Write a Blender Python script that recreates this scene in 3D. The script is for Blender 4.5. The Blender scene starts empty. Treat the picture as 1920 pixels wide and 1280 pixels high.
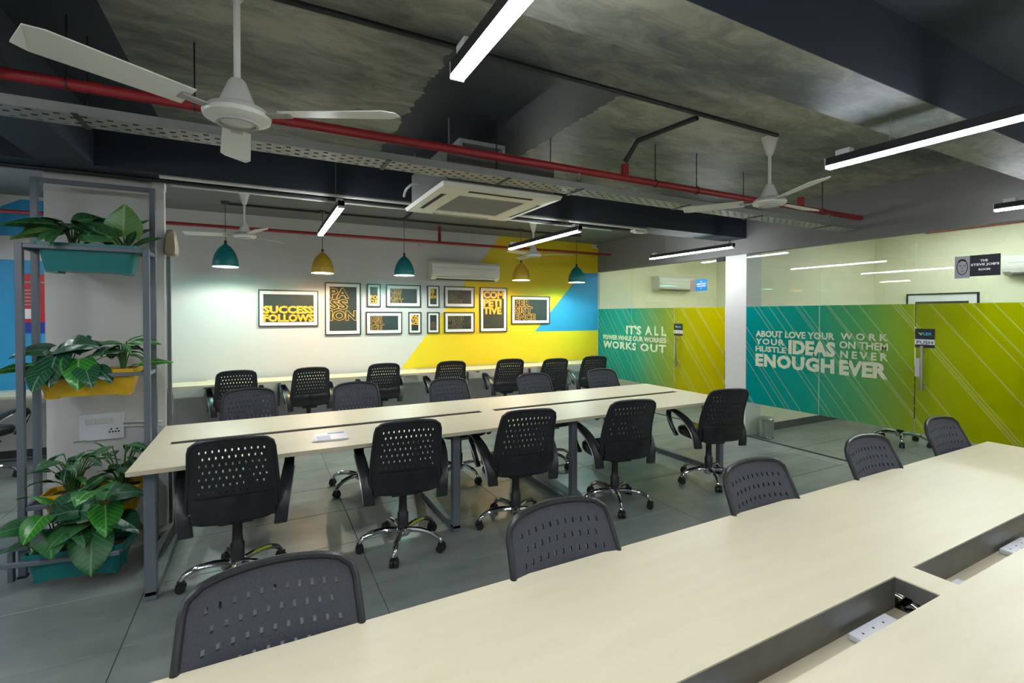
import bpy, bmesh, math, random
from math import sin, cos, pi, radians, sqrt
from mathutils import Vector, Matrix
random.seed(7)
S = bpy.context.scene
C = S.collection

# ------------------------------------------------------------------ camera
cam_d = bpy.data.cameras.new('camera'); cam = bpy.data.objects.new('camera', cam_d); C.objects.link(cam)
cam_d.sensor_width = 36.0; cam_d.lens = 898.86/1920*36
cam_d.shift_y = -39.23/1920
cam_d.clip_start = 0.02
cam.location = (0, 0, 1.59)
cam.rotation_euler = (pi/2-0.013, 0, -0.4816)
S.camera = cam
# ------------------------------------------------------------------ world / exposure
w = bpy.data.worlds.new('world'); S.world = w; w.use_nodes = True
w.node_tree.nodes['Background'].inputs[0].default_value = (.8, .85, .9, 1)
w.node_tree.nodes['Background'].inputs[1].default_value = 0.25
S.view_settings.view_transform = 'Standard'; S.view_settings.look = 'None'
S.view_settings.gamma = 1; S.view_settings.use_curve_mapping = False
S.view_settings.exposure = 0.60
LED = 56.0       # radiance of the linear lights
PEND = 25.0     # watts of the pendant bulbs

# ------------------------------------------------------------------ constants of the place
ZC = 2.90; YB = 7.22; XG = 5.60; XF = 8.80; XL = -4.6; YR = -3.6
GT = 2.365; FT = 1.69; FB = .45

# ------------------------------------------------------------------ materials
MATS = {}
def mat(name, col, rough=.5, metal=0, var=.08, scale=6, col2=None, bump=0, spec=.5, coat=0, emit=0):
    if name in MATS: return MATS[name]
    m = bpy.data.materials.new(name); m.use_nodes = True; MATS[name] = m
    nt = m.node_tree; p = nt.nodes['Principled BSDF']
    tc = nt.nodes.new('ShaderNodeTexCoord'); nz = nt.nodes.new('ShaderNodeTexNoise')
    nz.inputs['Scale'].default_value = scale; nz.inputs['Detail'].default_value = 4
    nt.links.new(tc.outputs['Object'], nz.inputs['Vector'])
    mx = nt.nodes.new('ShaderNodeMix'); mx.data_type = 'RGBA'
    c2 = col2 or tuple(c*(1-var) for c in col)
    mx.inputs[6].default_value = (*col, 1); mx.inputs[7].default_value = (*c2, 1)
    nt.links.new(nz.outputs['Fac'], mx.inputs[0]); nt.links.new(mx.outputs[2], p.inputs['Base Color'])
    p.inputs['Roughness'].default_value = rough; p.inputs['Metallic'].default_value = metal
    p.inputs['Specular IOR Level'].default_value = spec; p.inputs['Coat Weight'].default_value = coat
    if emit:
        p.inputs['Emission Color'].default_value = (*col, 1); p.inputs['Emission Strength'].default_value = emit
    if bump:
        b = nt.nodes.new('ShaderNodeBump'); b.inputs['Strength'].default_value = bump; b.inputs['Distance'].default_value = .01
        nt.links.new(nz.outputs['Fac'], b.inputs['Height']); nt.links.new(b.outputs[0], p.inputs['Normal'])
    return m

def N(nt, t, **kw):
    n = nt.nodes.new(t)
    for k, v in kw.items(): setattr(n, k, v)
    return n
def ramp(nt, fac, stops):
    r = N(nt, 'ShaderNodeValToRGB'); e = r.color_ramp.elements
    e[0].position, e[0].color = stops[0][0], (*stops[0][1], 1)
    e[1].position, e[1].color = stops[-1][0], (*stops[-1][1], 1)
    for p_, c_ in stops[1:-1]:
        x = e.new(p_); x.color = (*c_, 1)
    nt.links.new(fac, r.inputs[0]); return r
def math_n(nt, op, a, b=None, c=None):
    n = N(nt, 'ShaderNodeMath', operation=op)
    for i, v in enumerate((a, b, c)):
        if v is None: continue
        if isinstance(v, (int, float)): n.inputs[i].default_value = v
        else: nt.links.new(v, n.inputs[i])
    return n.outputs[0]

def floor_mat():
    m = bpy.data.materials.new('slate_tile'); m.use_nodes = True; nt = m.node_tree; p = nt.nodes['Principled BSDF']
    g = N(nt, 'ShaderNodeNewGeometry'); oi = N(nt, 'ShaderNodeObjectInfo')
    mp = N(nt, 'ShaderNodeMapping'); mp.inputs['Scale'].default_value = (.9, 2.2, 1); nt.links.new(g.outputs['Position'], mp.inputs[0])
    n1 = N(nt, 'ShaderNodeTexNoise'); n1.inputs['Scale'].default_value = 1.6; n1.inputs['Detail'].default_value = 8; n1.inputs['Roughness'].default_value = .6
    nt.links.new(mp.outputs[0], n1.inputs[0])
    r = ramp(nt, n1.outputs['Fac'], [(.3, (.142, .164, .156)), (.5, (.198, .220, .208)), (.7, (.265, .286, .268))])
    mx = N(nt, 'ShaderNodeMix', data_type='RGBA', blend_type='MULTIPLY'); mx.inputs[0].default_value = 1
    nt.links.new(r.outputs[0], mx.inputs[6])
    v = math_n(nt, 'MULTIPLY_ADD', oi.outputs['Random'], .16, .92)
    cb = N(nt, 'ShaderNodeCombineColor'); [nt.links.new(v, cb.inputs[i]) for i in range(3)]
    nt.links.new(cb.outputs[0], mx.inputs[7]); nt.links.new(mx.outputs[2], p.inputs['Base Color'])
    p.inputs['Roughness'].default_value = .33
    b = N(nt, 'ShaderNodeBump'); b.inputs['Strength'].default_value = .12; b.inputs['Distance'].default_value = .01
    nt.links.new(n1.outputs['Fac'], b.inputs['Height']); nt.links.new(b.outputs[0], p.inputs['Normal'])
    return m
def ceil_mat():
    m = bpy.data.materials.new('painted_concrete'); m.use_nodes = True; nt = m.node_tree; p = nt.nodes['Principled BSDF']
    g = N(nt, 'ShaderNodeNewGeometry'); sx = N(nt, 'ShaderNodeSeparateXYZ'); nt.links.new(g.outputs['Position'], sx.inputs[0])
    mp = N(nt, 'ShaderNodeMapping'); mp.inputs['Scale'].default_value = (1, 2.2, 1); nt.links.new(g.outputs['Position'], mp.inputs[0])
    n1 = N(nt, 'ShaderNodeTexNoise'); n1.inputs['Scale'].default_value = .6; n1.inputs['Detail'].default_value = 3
    n2 = N(nt, 'ShaderNodeTexNoise'); n2.inputs['Scale'].default_value = 4.5; n2.inputs['Detail'].default_value = 9; n2.inputs['Roughness'].default_value = .7; n2.inputs['Distortion'].default_value = .8
    nt.links.new(mp.outputs[0], n1.inputs[0]); nt.links.new(mp.outputs[0], n2.inputs[0])
    # brushed-on bare patches; the paint is fresh in a strip between x .85 and 1.95
    d = math_n(nt, 'ABSOLUTE', math_n(nt, 'SUBTRACT', sx.outputs[0], 1.38))
    strip = math_n(nt, 'MULTIPLY', math_n(nt, 'LESS_THAN', math_n(nt, 'ADD', d, math_n(nt, 'MULTIPLY', n2.outputs['Fac'], .14)), .60), math_n(nt, 'GREATER_THAN', sx.outputs[1], 2.2))
    s = math_n(nt, 'ADD', math_n(nt, 'MULTIPLY', n1.outputs['Fac'], .75), math_n(nt, 'MULTIPLY', n2.outputs['Fac'], .45))
    s = math_n(nt, 'SUBTRACT', s, math_n(nt, 'MULTIPLY', strip, .4))
    r = ramp(nt, s, [(.38, (.045, .053, .062)), (.50, (.100, .110, .108)), (.62, (.225, .226, .190)), (.74, (.40, .39, .31))])
    nt.links.new(r.outputs[0], p.inputs['Base Color'])
    p.inputs['Roughness'].default_value = .5; p.inputs['Specular IOR Level'].default_value = .3
    b = N(nt, 'ShaderNodeBump'); b.inputs['Strength'].default_value = .25; b.inputs['Distance'].default_value = .02
    nt.links.new(n2.outputs['Fac'], b.inputs['Height']); nt.links.new(b.outputs[0], p.inputs['Normal'])
    return m
def wood_mat():
    m = bpy.data.materials.new('maple_laminate'); m.use_nodes = True; nt = m.node_tree; p = nt.nodes['Principled BSDF']
    g = N(nt, 'ShaderNodeNewGeometry')
    mp = N(nt, 'ShaderNodeMapping'); mp.inputs['Scale'].default_value = (1.2, 9, 9); nt.links.new(g.outputs['Position'], mp.inputs[0])
    n1 = N(nt, 'ShaderNodeTexNoise'); n1.inputs['Scale'].default_value = 2.2; n1.inputs['Detail'].default_value = 5
    nt.links.new(mp.outputs[0], n1.inputs[0])
    r = ramp(nt, n1.outputs['Fac'], [(.3, (.68, .61, .425)), (.7, (.715, .645, .46))])
    nt.links.new(r.outputs[0], p.inputs['Base Color']); p.inputs['Roughness'].default_value = .38
    return m
def leaf_mat(name, a, b, vein, rough=.3):
    m = bpy.data.materials.new(name); m.use_nodes = True; nt = m.node_tree; p = nt.nodes['Principled BSDF']
    tc = N(nt, 'ShaderNodeTexCoord'); sx = N(nt, 'ShaderNodeSeparateXYZ'); nt.links.new(tc.outputs['Object'], sx.inputs[0])
    oi = N(nt, 'ShaderNodeObjectInfo')
    ax = math_n(nt, 'ABSOLUTE', sx.outputs[0])
    v1 = math_n(nt, 'LESS_THAN', ax, .022)
    side = math_n(nt, 'FRACT', math_n(nt, 'MULTIPLY', math_n(nt, 'SUBTRACT', sx.outputs[1], math_n(nt, 'MULTIPLY', ax, .8)), 7))
    v2 = math_n(nt, 'MULTIPLY', math_n(nt, 'LESS_THAN', side, .13), .55)
    f = math_n(nt, 'MAXIMUM', v1, v2)
    mx = N(nt, 'ShaderNodeMix', data_type='RGBA'); nt.links.new(oi.outputs['Random'], mx.inputs[0])
    mx.inputs[6].default_value = (*a, 1); mx.inputs[7].default_value = (*b, 1)
    m2 = N(nt, 'ShaderNodeMix', data_type='RGBA'); nt.links.new(f, m2.inputs[0]); nt.links.new(mx.outputs[2], m2.inputs[6])
    m2.inputs[7].default_value = (*vein, 1)
    nt.links.new(m2.outputs[2], p.inputs['Base Color']); p.inputs['Roughness'].default_value = rough
    bu = N(nt, 'ShaderNodeBump'); bu.inputs['Strength'].default_value = .5; bu.inputs['Distance'].default_value = .05
    nt.links.new(side, bu.inputs['Height']); nt.links.new(bu.outputs[0], p.inputs['Normal'])
    return m
def glass_mat():
    m = bpy.data.materials.new('clear_glass'); m.use_nodes = True; nt = m.node_tree
    nt.nodes.remove(nt.nodes['Principled BSDF']); out = nt.nodes['Material Output']
    tr = N(nt, 'ShaderNodeBsdfTransparent'); tr.inputs[0].default_value = (.93, .97, .93, 1)
    gl = N(nt, 'ShaderNodeBsdfGlossy'); gl.inputs['Roughness'].default_value = .02
    lw = N(nt, 'ShaderNodeLayerWeight')
    fr = math_n(nt, 'MULTIPLY_ADD', math_n(nt, 'POWER', lw.outputs['Facing'], 5), .9, .034)
    mx = N(nt, 'ShaderNodeMixShader'); nt.links.new(fr, mx.inputs[0]); nt.links.new(tr.outputs[0], mx.inputs[1]); nt.links.new(gl.outputs[0], mx.inputs[2])
    nt.links.new(mx.outputs[0], out.inputs[0]); return m
def film_mat(name, y0, y1, stops):
    """frosted vinyl print: colour runs along the partition, thin clear diagonal lines."""
    m = bpy.data.materials.new(name); m.use_nodes = True; nt = m.node_tree
    nt.nodes.remove(nt.nodes['Principled BSDF']); out = nt.nodes['Material Output']
    g = N(nt, 'ShaderNodeNewGeometry'); sx = N(nt, 'ShaderNodeSeparateXYZ'); nt.links.new(g.outputs['Position'], sx.inputs[0])
    t = math_n(nt, 'DIVIDE', math_n(nt, 'SUBTRACT', y0, sx.outputs[1]), y0-y1)
    r = ramp(nt, t, stops)
    s = math_n(nt, 'SUBTRACT', sx.outputs[2], math_n(nt, 'MULTIPLY', sx.outputs[1], 1.35))
    f = None
    for per, off, wd in ((.41, .1, .028), (.67, .45, .024), (.93, .72, .022), (1.37, .2, .018)):
        k = math_n(nt, 'LESS_THAN', math_n(nt, 'FRACT', math_n(nt, 'ADD', math_n(nt, 'DIVIDE', s, per), off)), wd/per*.75)
        f = k if f is None else math_n(nt, 'MAXIMUM', f, k)
    mx = N(nt, 'ShaderNodeMix', data_type='RGBA'); nt.links.new(math_n(nt, 'MULTIPLY', f, .45), mx.inputs[0])
    nt.links.new(r.outputs[0], mx.inputs[6]); mx.inputs[7].default_value = (.80, .80, .58, 1)
    df = N(nt, 'ShaderNodeBsdfDiffuse'); tl = N(nt, 'ShaderNodeBsdfTranslucent')
    rf = N(nt, 'ShaderNodeBsdfRefraction'); rf.inputs['IOR'].default_value = 1.01; rf.inputs['Roughness'].default_value = .42
    for n_ in (df, tl, rf): nt.links.new(mx.outputs[2], n_.inputs[0])
    a = N(nt, 'ShaderNodeMixShader'); a.inputs[0].default_value = .4; nt.links.new(df.outputs[0], a.inputs[1]); nt.links.new(tl.outputs[0], a.inputs[2])
    b = N(nt, 'ShaderNodeMixShader'); b.inputs[0].default_value = .5; nt.links.new(a.outputs[0], b.inputs[1]); nt.links.new(rf.outputs[0], b.inputs[2])
    nt.links.new(b.outputs[0], out.inputs[0]); return m

M = dict(
    floor=floor_mat(), ceil=ceil_mat(), wood=wood_mat(), glass=glass_mat(),
    grout=mat('grout', (.10, .11, .11), .8),
    edge=mat('desk_edge_band', (.62, .54, .38), .5),
    beam=mat('navy_black_paint', (.026, .036, .050), .62, var=.25, scale=2.5, bump=.05, spec=.35),
    white=mat('white_wall_paint', (.62, .61, .59), .6, var=.03, scale=1.2),
    grey=mat('grey_wall_paint', (.20, .195, .192), .6, var=.06, scale=1.5),
    rearw=mat('light_grey_wall_paint', (.55, .55, .53), .7, var=.05),
    greyceil=mat('grey_ceiling_paint', (.16, .163, .168), .55, var=.1, scale=1.5),
    cream=mat('cream_wall_paint', (.80, .78, .56), .6, var=.03, scale=1.2),
    yellow=mat('yellow_wall_paint', (.80, .58, .012), .55, var=.04, scale=2),
    blue=mat('blue_wall_paint', (.025, .32, .62), .55, var=.05, scale=2),
    skirting=mat('dark_skirting', (.05, .055, .055), .5),
    black=mat('black_plastic', (.019, .020, .023), .38, var=.2, scale=20),
    rubber=mat('black_rubber', (.010, .010, .011), .55),
    leather=mat('black_leatherette', (.017, .018, .020), .2, var=.3, scale=30, bump=.08),
    mesh=mat('charcoal_mesh_fabric', (.056, .060, .073), .8, var=.35, scale=160, bump=.3),
    chrome=mat('chrome', (.62, .63, .64), .12, metal=1, var=.05),
    steel=mat('brushed_steel', (.50, .50, .49), .3, metal=1, var=.12, scale=14),
    trim=mat('silver_trim', (.55, .56, .58), .3, metal=.7, var=.05),
    slate=mat('slate_grey_metal', (.125, .148, .170), .4, var=.08),
    trough=mat('dark_trough_metal', (.24, .24, .225), .38, metal=.6, var=.55, scale=7),
    galv=mat('galvanised_steel', (.34, .345, .33), .45, metal=.35, var=.2, scale=14),
    red=mat('red_pipe_paint', (.34, .022, .026), .38, var=.2, scale=5),
    conduit=mat('black_conduit', (.014, .016, .018), .5),
    pvc=mat('white_pvc', (.62, .62, .58), .4),
    fanw=mat('fan_white_enamel', (.68, .68, .63), .35, var=.04),
    acw=mat('air_conditioner_white', (.72, .71, .64), .4, var=.03),
    acg=mat('air_conditioner_grille', (.42, .41, .40), .6, var=.15, scale=60),
    dark=mat('dark_void', (.012, .013, .015), .7),
    led=mat('led_diffuser', (.90, .95, 1.0), .4, var=.01, emit=LED),
    bulb=mat('bulb_glow', (1.0, .96, .88), .4, var=.01, emit=30),
    teal=mat('teal_shade_enamel', (.0, .155, .155), .4, var=.06),
    tealin=mat('teal_shade_lining', (.03, .74, .68), .5, var=.03),
    mustard=mat('mustard_shade_enamel', (.50, .32, .02), .4, var=.06),
    mustardin=mat('mustard_shade_lining', (.95, .60, .03), .5, var=.03),
    tealp=mat('teal_planter_plastic', (.0, .165, .165), .35, var=.08),
    yelp=mat('yellow_planter_plastic', (.66, .40, .005), .35, var=.08),
    soil=mat('soil', (.035, .025, .016), .9, var=.5, scale=40, bump=.5),
    stem=mat('green_stem', (.06, .14, .03), .5),
    fblack=mat('black_picture_frame', (.012, .012, .014), .4),
    matte=mat('white_picture_mount', (.78, .78, .75), .6, var=.02),
    printd=mat('charcoal_print', (.030, .034, .036), .25, var=.15),
    ink=mat('amber_ink', (.88, .42, .015), .5, var=.12, scale=18),
    inkdull=mat('bronze_ink', (.26, .17, .04), .5, var=.2, scale=18),
    filmtext=mat('pale_vinyl_lettering', (.66, .68, .48), .6, var=.04),
    signk=mat('black_sign', (.012, .013, .018), .35),
    signw=mat('white_sign', (.78, .78, .80), .5),
    signg=mat('grey_sign_print', (.34, .33, .35), .5),
    cyan=mat('cyan_ink', (.02, .50, .62), .5),
    lime=mat('lime_ink', (.66, .68, .03), .5),
    signb=mat('blue_sign', (.01, .20, .50), .45),
    skin=mat('brown_print', (.30, .22, .17), .5, var=.5, scale=60),
    redp=mat('red_mural_print', (.55, .018, .022), .5, var=.1),
    navy=mat('royal_blue_mural_print', (.015, .05, .40), .5),
    socket=mat('socket_white', (.74, .75, .78), .4),
    beige=mat('beige_plastic', (.36, .30, .20), .5, var=.06),
    paper=mat('glossy_paper', (.80, .80, .80), .35),
    paperb=mat('blue_print', (.03, .26, .62), .35, var=.3, scale=30),
    leafd=leaf_mat('dark_leaf', (.014, .075, .036), (.022, .115, .045), (.14, .26, .16)),
    leafg=leaf_mat('green_leaf', (.03, .21, .03), (.05, .31, .03), (.22, .50, .14)),
    leafl=leaf_mat('light_leaf', (.09, .24, .05), (.12, .29, .06), (.26, .42, .16), .4),
    leafm=leaf_mat('mid_leaf', (.025, .125, .036), (.042, .18, .05), (.11, .27, .11), .4),
)
M['film_back'] = film_mat('frosted_film_far', YB, 4.44, [(0, (.04, .55, .50)), (.34, (.07, .56, .46)), (.60, (.46, .60, .16)), (.72, (.72, .68, .02)), (1, (.80, .70, .0))])
M['film_front'] = film_mat('frosted_film_near', 4.12, -3.6, [(0, (.0, .52, .52)), (.10, (.03, .53, .47)), (.17, (.22, .56, .30)), (.235, (.54, .62, .05)), (.30, (.62, .65, .0)), (1, (.60, .60, .0))])

# ------------------------------------------------------------------ mesh helpers
def bm_box(bm, x0, x1, y0, y1, z0, z1):
    v = [bm.verts.new(p) for p in ((x0,y0,z0),(x1,y0,z0),(x1,y1,z0),(x0,y1,z0),(x0,y0,z1),(x1,y0,z1),(x1,y1,z1),(x0,y1,z1))]
    for f in ((0,3,2,1),(4,5,6,7),(0,1,5,4),(1,2,6,5),(2,3,7,6),(3,0,4,7)): bm.faces.new([v[i] for i in f])
def box(*a, bevel=0, seg=2):
    bm = bmesh.new(); bm_box(bm, *a)
    if bevel: bmesh.ops.bevel(bm, geom=bm.edges[:], offset=bevel, segments=seg, affect='EDGES', profile=.6)
    return bm
def boxes(lst):
    bm = bmesh.new()
    for a in lst: bm_box(bm, *a)
    return bm
def cyl(bm, p0, p1, r0, r1=None, n=12, cap=True):
    p0, p1 = Vector(p0), Vector(p1); r1 = r0 if r1 is None else r1
    d = (p1-p0).normalized(); a = d.orthogonal().normalized(); b = d.cross(a)
    A = [bm.verts.new(p0+r0*(cos(2*pi*i/n)*a+sin(2*pi*i/n)*b)) for i in range(n)]
    B = [bm.verts.new(p1+r1*(cos(2*pi*i/n)*a+sin(2*pi*i/n)*b)) for i in range(n)]
    for i in range(n): bm.faces.new((A[i], A[(i+1)%n], B[(i+1)%n], B[i]))
    if cap: bm.faces.new(A[::-1]); bm.faces.new(B)
def tube(bm, path, rad, n=8, cap=True, closed=False, sx=1, sy=1, up=None):
    """sweep an ellipse (sx,sy) along a path; rad a number or list"""
    P = [Vector(p) for p in path]; k = len(P); rings = []
    prev = None
    for i, p in enumerate(P):
        if closed: d = P[(i+1)%k]-P[i-1]
        else: d = P[min(i+1,k-1)]-P[max(i-1,0)]
        d.normalize()
        if up is not None: a = (Vector(up)-d*d.dot(Vector(up))).normalized()
        elif prev is None: a = d.orthogonal().normalized()
        else: a = (prev-d*d.dot(prev)).normalized()
        prev = a; b = d.cross(a); r = rad[i] if isinstance(rad, (list, tuple)) else rad
        rings.append([bm.verts.new(p+r*(sx*cos(2*pi*j/n)*a+sy*sin(2*pi*j/n)*b)) for j in range(n)])
    for i in range(k if closed else k-1):
        A, B = rings[i], rings[(i+1)%k]
        for j in range(n): bm.faces.new((A[j], A[(j+1)%n], B[(j+1)%n], B[j]))
    if cap and not closed: bm.faces.new(rings[0][::-1]); bm.faces.new(rings[-1])
def lathe(bm, prof, n=24, c=(0,0,0), cap0=False, cap1=False):
    rings = [[bm.verts.new((c[0]+r*cos(2*pi*j/n), c[1]+r*sin(2*pi*j/n), c[2]+z)) for j in range(n)] for r, z in prof]
    for A, B in zip(rings, rings[1:]):
        for j in range(n): bm.faces.new((A[j], A[(j+1)%n], B[(j+1)%n], B[j]))
    if cap0: bm.faces.new(rings[0][::-1])
    if cap1: bm.faces.new(rings[-1])
def smooth_path(pts, n=5):
    P = [Vector(p) for p in pts]; out = []
    for i in range(len(P)-1):
        p0 = P[max(i-1,0)]; p1 = P[i]; p2 = P[i+1]; p3 = P[min(i+2,len(P)-1)]
        for s in range(n):
            t = s/n
            out.append(.5*((2*p1)+(-p0+p2)*t+(2*p0-5*p1+4*p2-p3)*t*t+(-p0+3*p1-3*p2+p3)*t**3))
    return out+[P[-1]]
def mesh_of(bm, name, smooth=False, recalc=True):
    if recalc: bmesh.ops.recalc_face_normals(bm, faces=bm.faces[:])
    me = bpy.data.meshes.new(name); bm.to_mesh(me); bm.free()
    if smooth:
        me.polygons.foreach_set('use_smooth', [True]*len(me.polygons))
        try: me.set_sharp_from_angle(angle=radians(40))
        except Exception: pass
    return me
def obj(name, bm, m, parent=None, smooth=False, label=None):
    me = bm if isinstance(bm, bpy.types.Mesh) else mesh_of(bm, name, smooth)
    if not me.materials: me.materials.append(M[m] if isinstance(m, str) else m)
    o = bpy.data.objects.new(name, me); C.objects.link(o)
    if parent is not None: o.parent = parent
    if label: o['label'] = label
    return o
def tag(o, label, cat, group=None):
    o['label'] = label; o['category'] = cat
    if group: o['group'] = group
    return o
def thing(name, label, cat, loc=(0,0,0), rotz=0, group=None):
    o = bpy.data.objects.new(name, None); C.objects.link(o); o.empty_display_size = .1
    o.location = loc; o.rotation_euler = (0,0,rotz)
    return tag(o, label, cat, group)
def struct(name, bm, m, label=None, cat=None, parent=None, smooth=False):
    o = obj(name, bm, m, parent, smooth)
    if parent is None: o['kind'] = 'structure'
    if label: o['label'] = label
    if cat: o['category'] = cat
    return o
def dup(root, loc, rotz, label=None, group=None):
    r = root.copy(); C.objects.link(r); r.location = loc; r.rotation_euler = (0,0,rotz)
    if label: r['label'] = label
    if group: r['group'] = group
    for ch in list(root.children):
        c = ch.copy(); C.objects.link(c); c.parent = r
        for g_ in ch.children:
            d = g_.copy(); C.objects.link(d); d.parent = c
    return r
# lettering: text fitted to a w x h box, lower-left at the origin, in the xy plane
_tc = {}
def text_verts(s, bold=.0, spacing=1.0, ls=1.0):
    k = (s, bold, spacing, ls)
    if k in _tc: return _tc[k]
    cu = bpy.data.curves.new('lettering', 'FONT'); cu.body = s; cu.size = 1; cu.offset = bold; cu.space_character = spacing; cu.space_line = ls
    cu.resolution_u = 2; cu.fill_mode = 'FRONT'
    o = bpy.data.objects.new('lettering', cu); C.objects.link(o)
    dg = bpy.context.evaluated_depsgraph_get(); dg.update()
    me = bpy.data.meshes.new_from_object(o.evaluated_get(dg))
    vs = [v.co.copy() for v in me.vertices]; fs = [tuple(p.vertices) for p in me.polygons]
    bpy.data.objects.remove(o); bpy.data.meshes.remove(me); bpy.data.curves.remove(cu)
    x0 = min(v.x for v in vs); x1 = max(v.x for v in vs); y0 = min(v.y for v in vs); y1 = max(v.y for v in vs)
    _tc[k] = ([((v.x-x0)/(x1-x0), (v.y-y0)/(y1-y0)) for v in vs], fs, x1-x0, y1-y0); return _tc[k]
def lettering(items, place, name, m, parent, label=None):
    """items: (text, u0, u1, v0, v1, bold, spacing); place(u,v)->xyz"""
    V, F = [], []
    for it in items:
        s, u0, u1, v0, v1 = it[:5]; bold = it[5] if len(it) > 5 else .02; sp = it[6] if len(it) > 6 else 1.0
        vs, fs = text_verts(s, bold, sp)[:2]; k = len(V)
        V += [tuple(place(u0+a*(u1-u0), v0+b*(v1-v0))) for a, b in vs]; F += [tuple(i+k for i in f) for f in fs]
    me = bpy.data.meshes.new(name); me.from_pydata(V, [], F); me.update()
    return obj(name, me, m, parent, label=label)
def mark(o, inv):   # keep a child's world placement when its parent is moved
    o.matrix_parent_inverse = inv

# ================================================================== STRUCTURE
slab = struct('floor', box(XL, XF, YR, YB, -.10, -.004), 'grout')
tw, tl = 1.2, .6
tme = mesh_of(box(-tw/2+.0025, tw/2-.0025, -tl/2+.0025, tl/2-.0025, -.012, 0, bevel=.0015, seg=1), 'tile')
tme.materials.append(M['floor'])
y = 2.865-tl*11
while y < YB+.3:
    x = -.605-tw*3
    while x < XF+.3:
        cx, cy = x+tw/2, y+tl/2
        if XL+.1 < cx < XF-.1 and YR+.1 < cy < YB-.02:
            o = bpy.data.objects.new('tile', tme); C.objects.link(o); o.location = (cx, cy, 0); o.parent = slab
        x += tw
    y += tl
struct('ceiling', box(-.60, XG, 1.2, 4.30, ZC, ZC+.1), 'ceil')
struct('ceiling', box(XL, XG, YR, 1.2, ZC, ZC+.1), 'beam')
struct('ceiling', box(XL, -.60, 1.2, 4.30, ZC, ZC+.1), 'beam')
struct('ceiling', box(XL, XG, 4.30, YB, ZC, ZC+.1), 'greyceil')
struct('ceiling', box(XG, XF, YR, YB, ZC, ZC+.1), 'white')
wb = struct('wall_back', box(XL, XF+.15, YB, YB+.15, 0, ZC), 'white')
struct('wall_left', box(XL-.15, XL, YR, YB, 0, ZC), 'rearw')
struct('wall_rear', box(XL, XF, YR-.15, YR, 0, ZC), 'rearw')
struct('wall_right', box(XG-.01, XG+.09, YR, YB, GT+.01, ZC), 'grey')
struct('wall_far_right', box(XF, XF+.15, YR, YB, 0, ZC), 'cream')
struct('wall_partition', box(XG+.1, XF, 4.17, 4.30, 0, ZC), 'cream')
struct('wall_meeting_room_back', box(XG+.02, XF, YB-.012, YB, 0, ZC), 'cream')
struct('baseboard_right', boxes([(XG+.1, XF, 4.155, 4.17, 0, .1), (XF-.015, XF, YR, 4.155, 0, .1), (XF-.015, XF, 4.3, YB-.02, 0, .1), (XG+.1, XF-.02, 4.30, 4.315, 0, .1)]), 'skirting')
struct('baseboard_back', box(XL, XG-.02, YB-.012, YB, 0, .09), 'skirting')
# wall paint fields on the back wall (thin coats of paint)
def poly_wall(name, pts, m, off, parent):
    bm = bmesh.new(); f = [bm.verts.new((x, YB-off, z)) for x, z in pts]; b = [bm.verts.new((x, YB, z)) for x, z in pts]
    bm.faces.new(f); n = len(pts)
    for i in range(n): bm.faces.new((f[i], f[(i+1)%n], b[(i+1)%n], b[i]))
    return obj(name, bm, m, parent)
poly_wall('yellow_paint', [(1.87, .757), (XG-.012, .757), (XG-.012, ZC), (3.55, ZC)], 'yellow', .0012, wb)
poly_wall('blue_paint', [(4.224, 1.292), (XG-.012, 1.29), (XG-.012, 2.358), (5.22, 2.35)], 'blue', .0022, wb)
poly_wall('blue_paint', [(XL, .757), (-1.42, .757), (-1.42, 2.19), (XL, 2.19)], 'blue', .0014, wb)
poly_wall('blue_paint', [(XL, 2.45), (-1.9, 2.45), (-1.9, 2.86), (-2.35, 2.86), (-2.62, 2.7), (XL, 2.7)], 'blue', .0014, wb)

# beams and pillars
struct('ceiling_beam', box(XL, XG-.012, 4.12, 4.44, 2.576, ZC-.001), 'beam')
cb = struct('ceiling_beam', box(XL, XG-.012, 1.09, 1.39, 2.576, ZC-.001), 'beam')
obj('lit_soffit', box(XL, XG-.012, 1.092, 1.388, 2.573, 2.576), 'ceil', cb)  # concrete-textured plate; lamplight on the underside is put into its lighter colour
struct('ceiling_beam', box(-1.27, -.98, 1.391, 4.119, 2.577, ZC-.001), 'beam')
struct('pillar_right', box(XG-.006, XG+.30, 4.12, 4.44, 0, 2.5755, bevel=.004, seg=1), 'white')
struct('pillar_left', box(-1.325, -.72, 4.425, 5.0, 0, 2.5755, bevel=.004, seg=1), 'white')
struct('trim_1', boxes([(-.712, -.642, 4.40, 4.47, 0, 2.52), (-.716, -.638, 4.395, 4.475, 2.52, 2.5755)]), 'pvc')
struct('trim_2', box(-.636, -.612, 4.44, 4.475, 0, 2.03), 'slate')

# ================================================================== GLASS PARTITION
def pane(name, y0, y1, film, filmname='frosted_film', items=None, label=None, bottom=.0):
    p = obj(name, box(XG-.006, XG+.006, y0+.002, y1-.002, .012+bottom, GT, bevel=.001, seg=1), 'glass'); p['kind'] = 'structure'
    if label: p['label'] = label
    if film:
        f = obj(filmname, box(XG-.0085, XG-.0068, y0+.003, y1-.003, FB, FT), film, p)
        if items:
            lettering(items, lambda u, v: (XG-.0096, u, v), 'lettering', 'filmtext', f)
    return p
T1 = [("IT'S", 6.43, 6.06, 1.25, 1.40, .03), ("A L L", 5.97, 5.51, 1.25, 1.40, .03),
      ("POWER WHILE OUR WORRIES", 7.06, 5.51, 1.135, 1.22, .03),
      ("WORKS", 7.06, 6.18, .98, 1.11, .03, 1.15), ("OUT", 6.08, 5.51, .98, 1.11, .03, 1.15)]
def split_items(items, y0, y1):
    return [it for it in items if y0-.45 <= min(it[1], it[2]) and max(it[1], it[2]) <= y1+.5 and y0 <= (it[1]+it[2])/2 <= y1]
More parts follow.
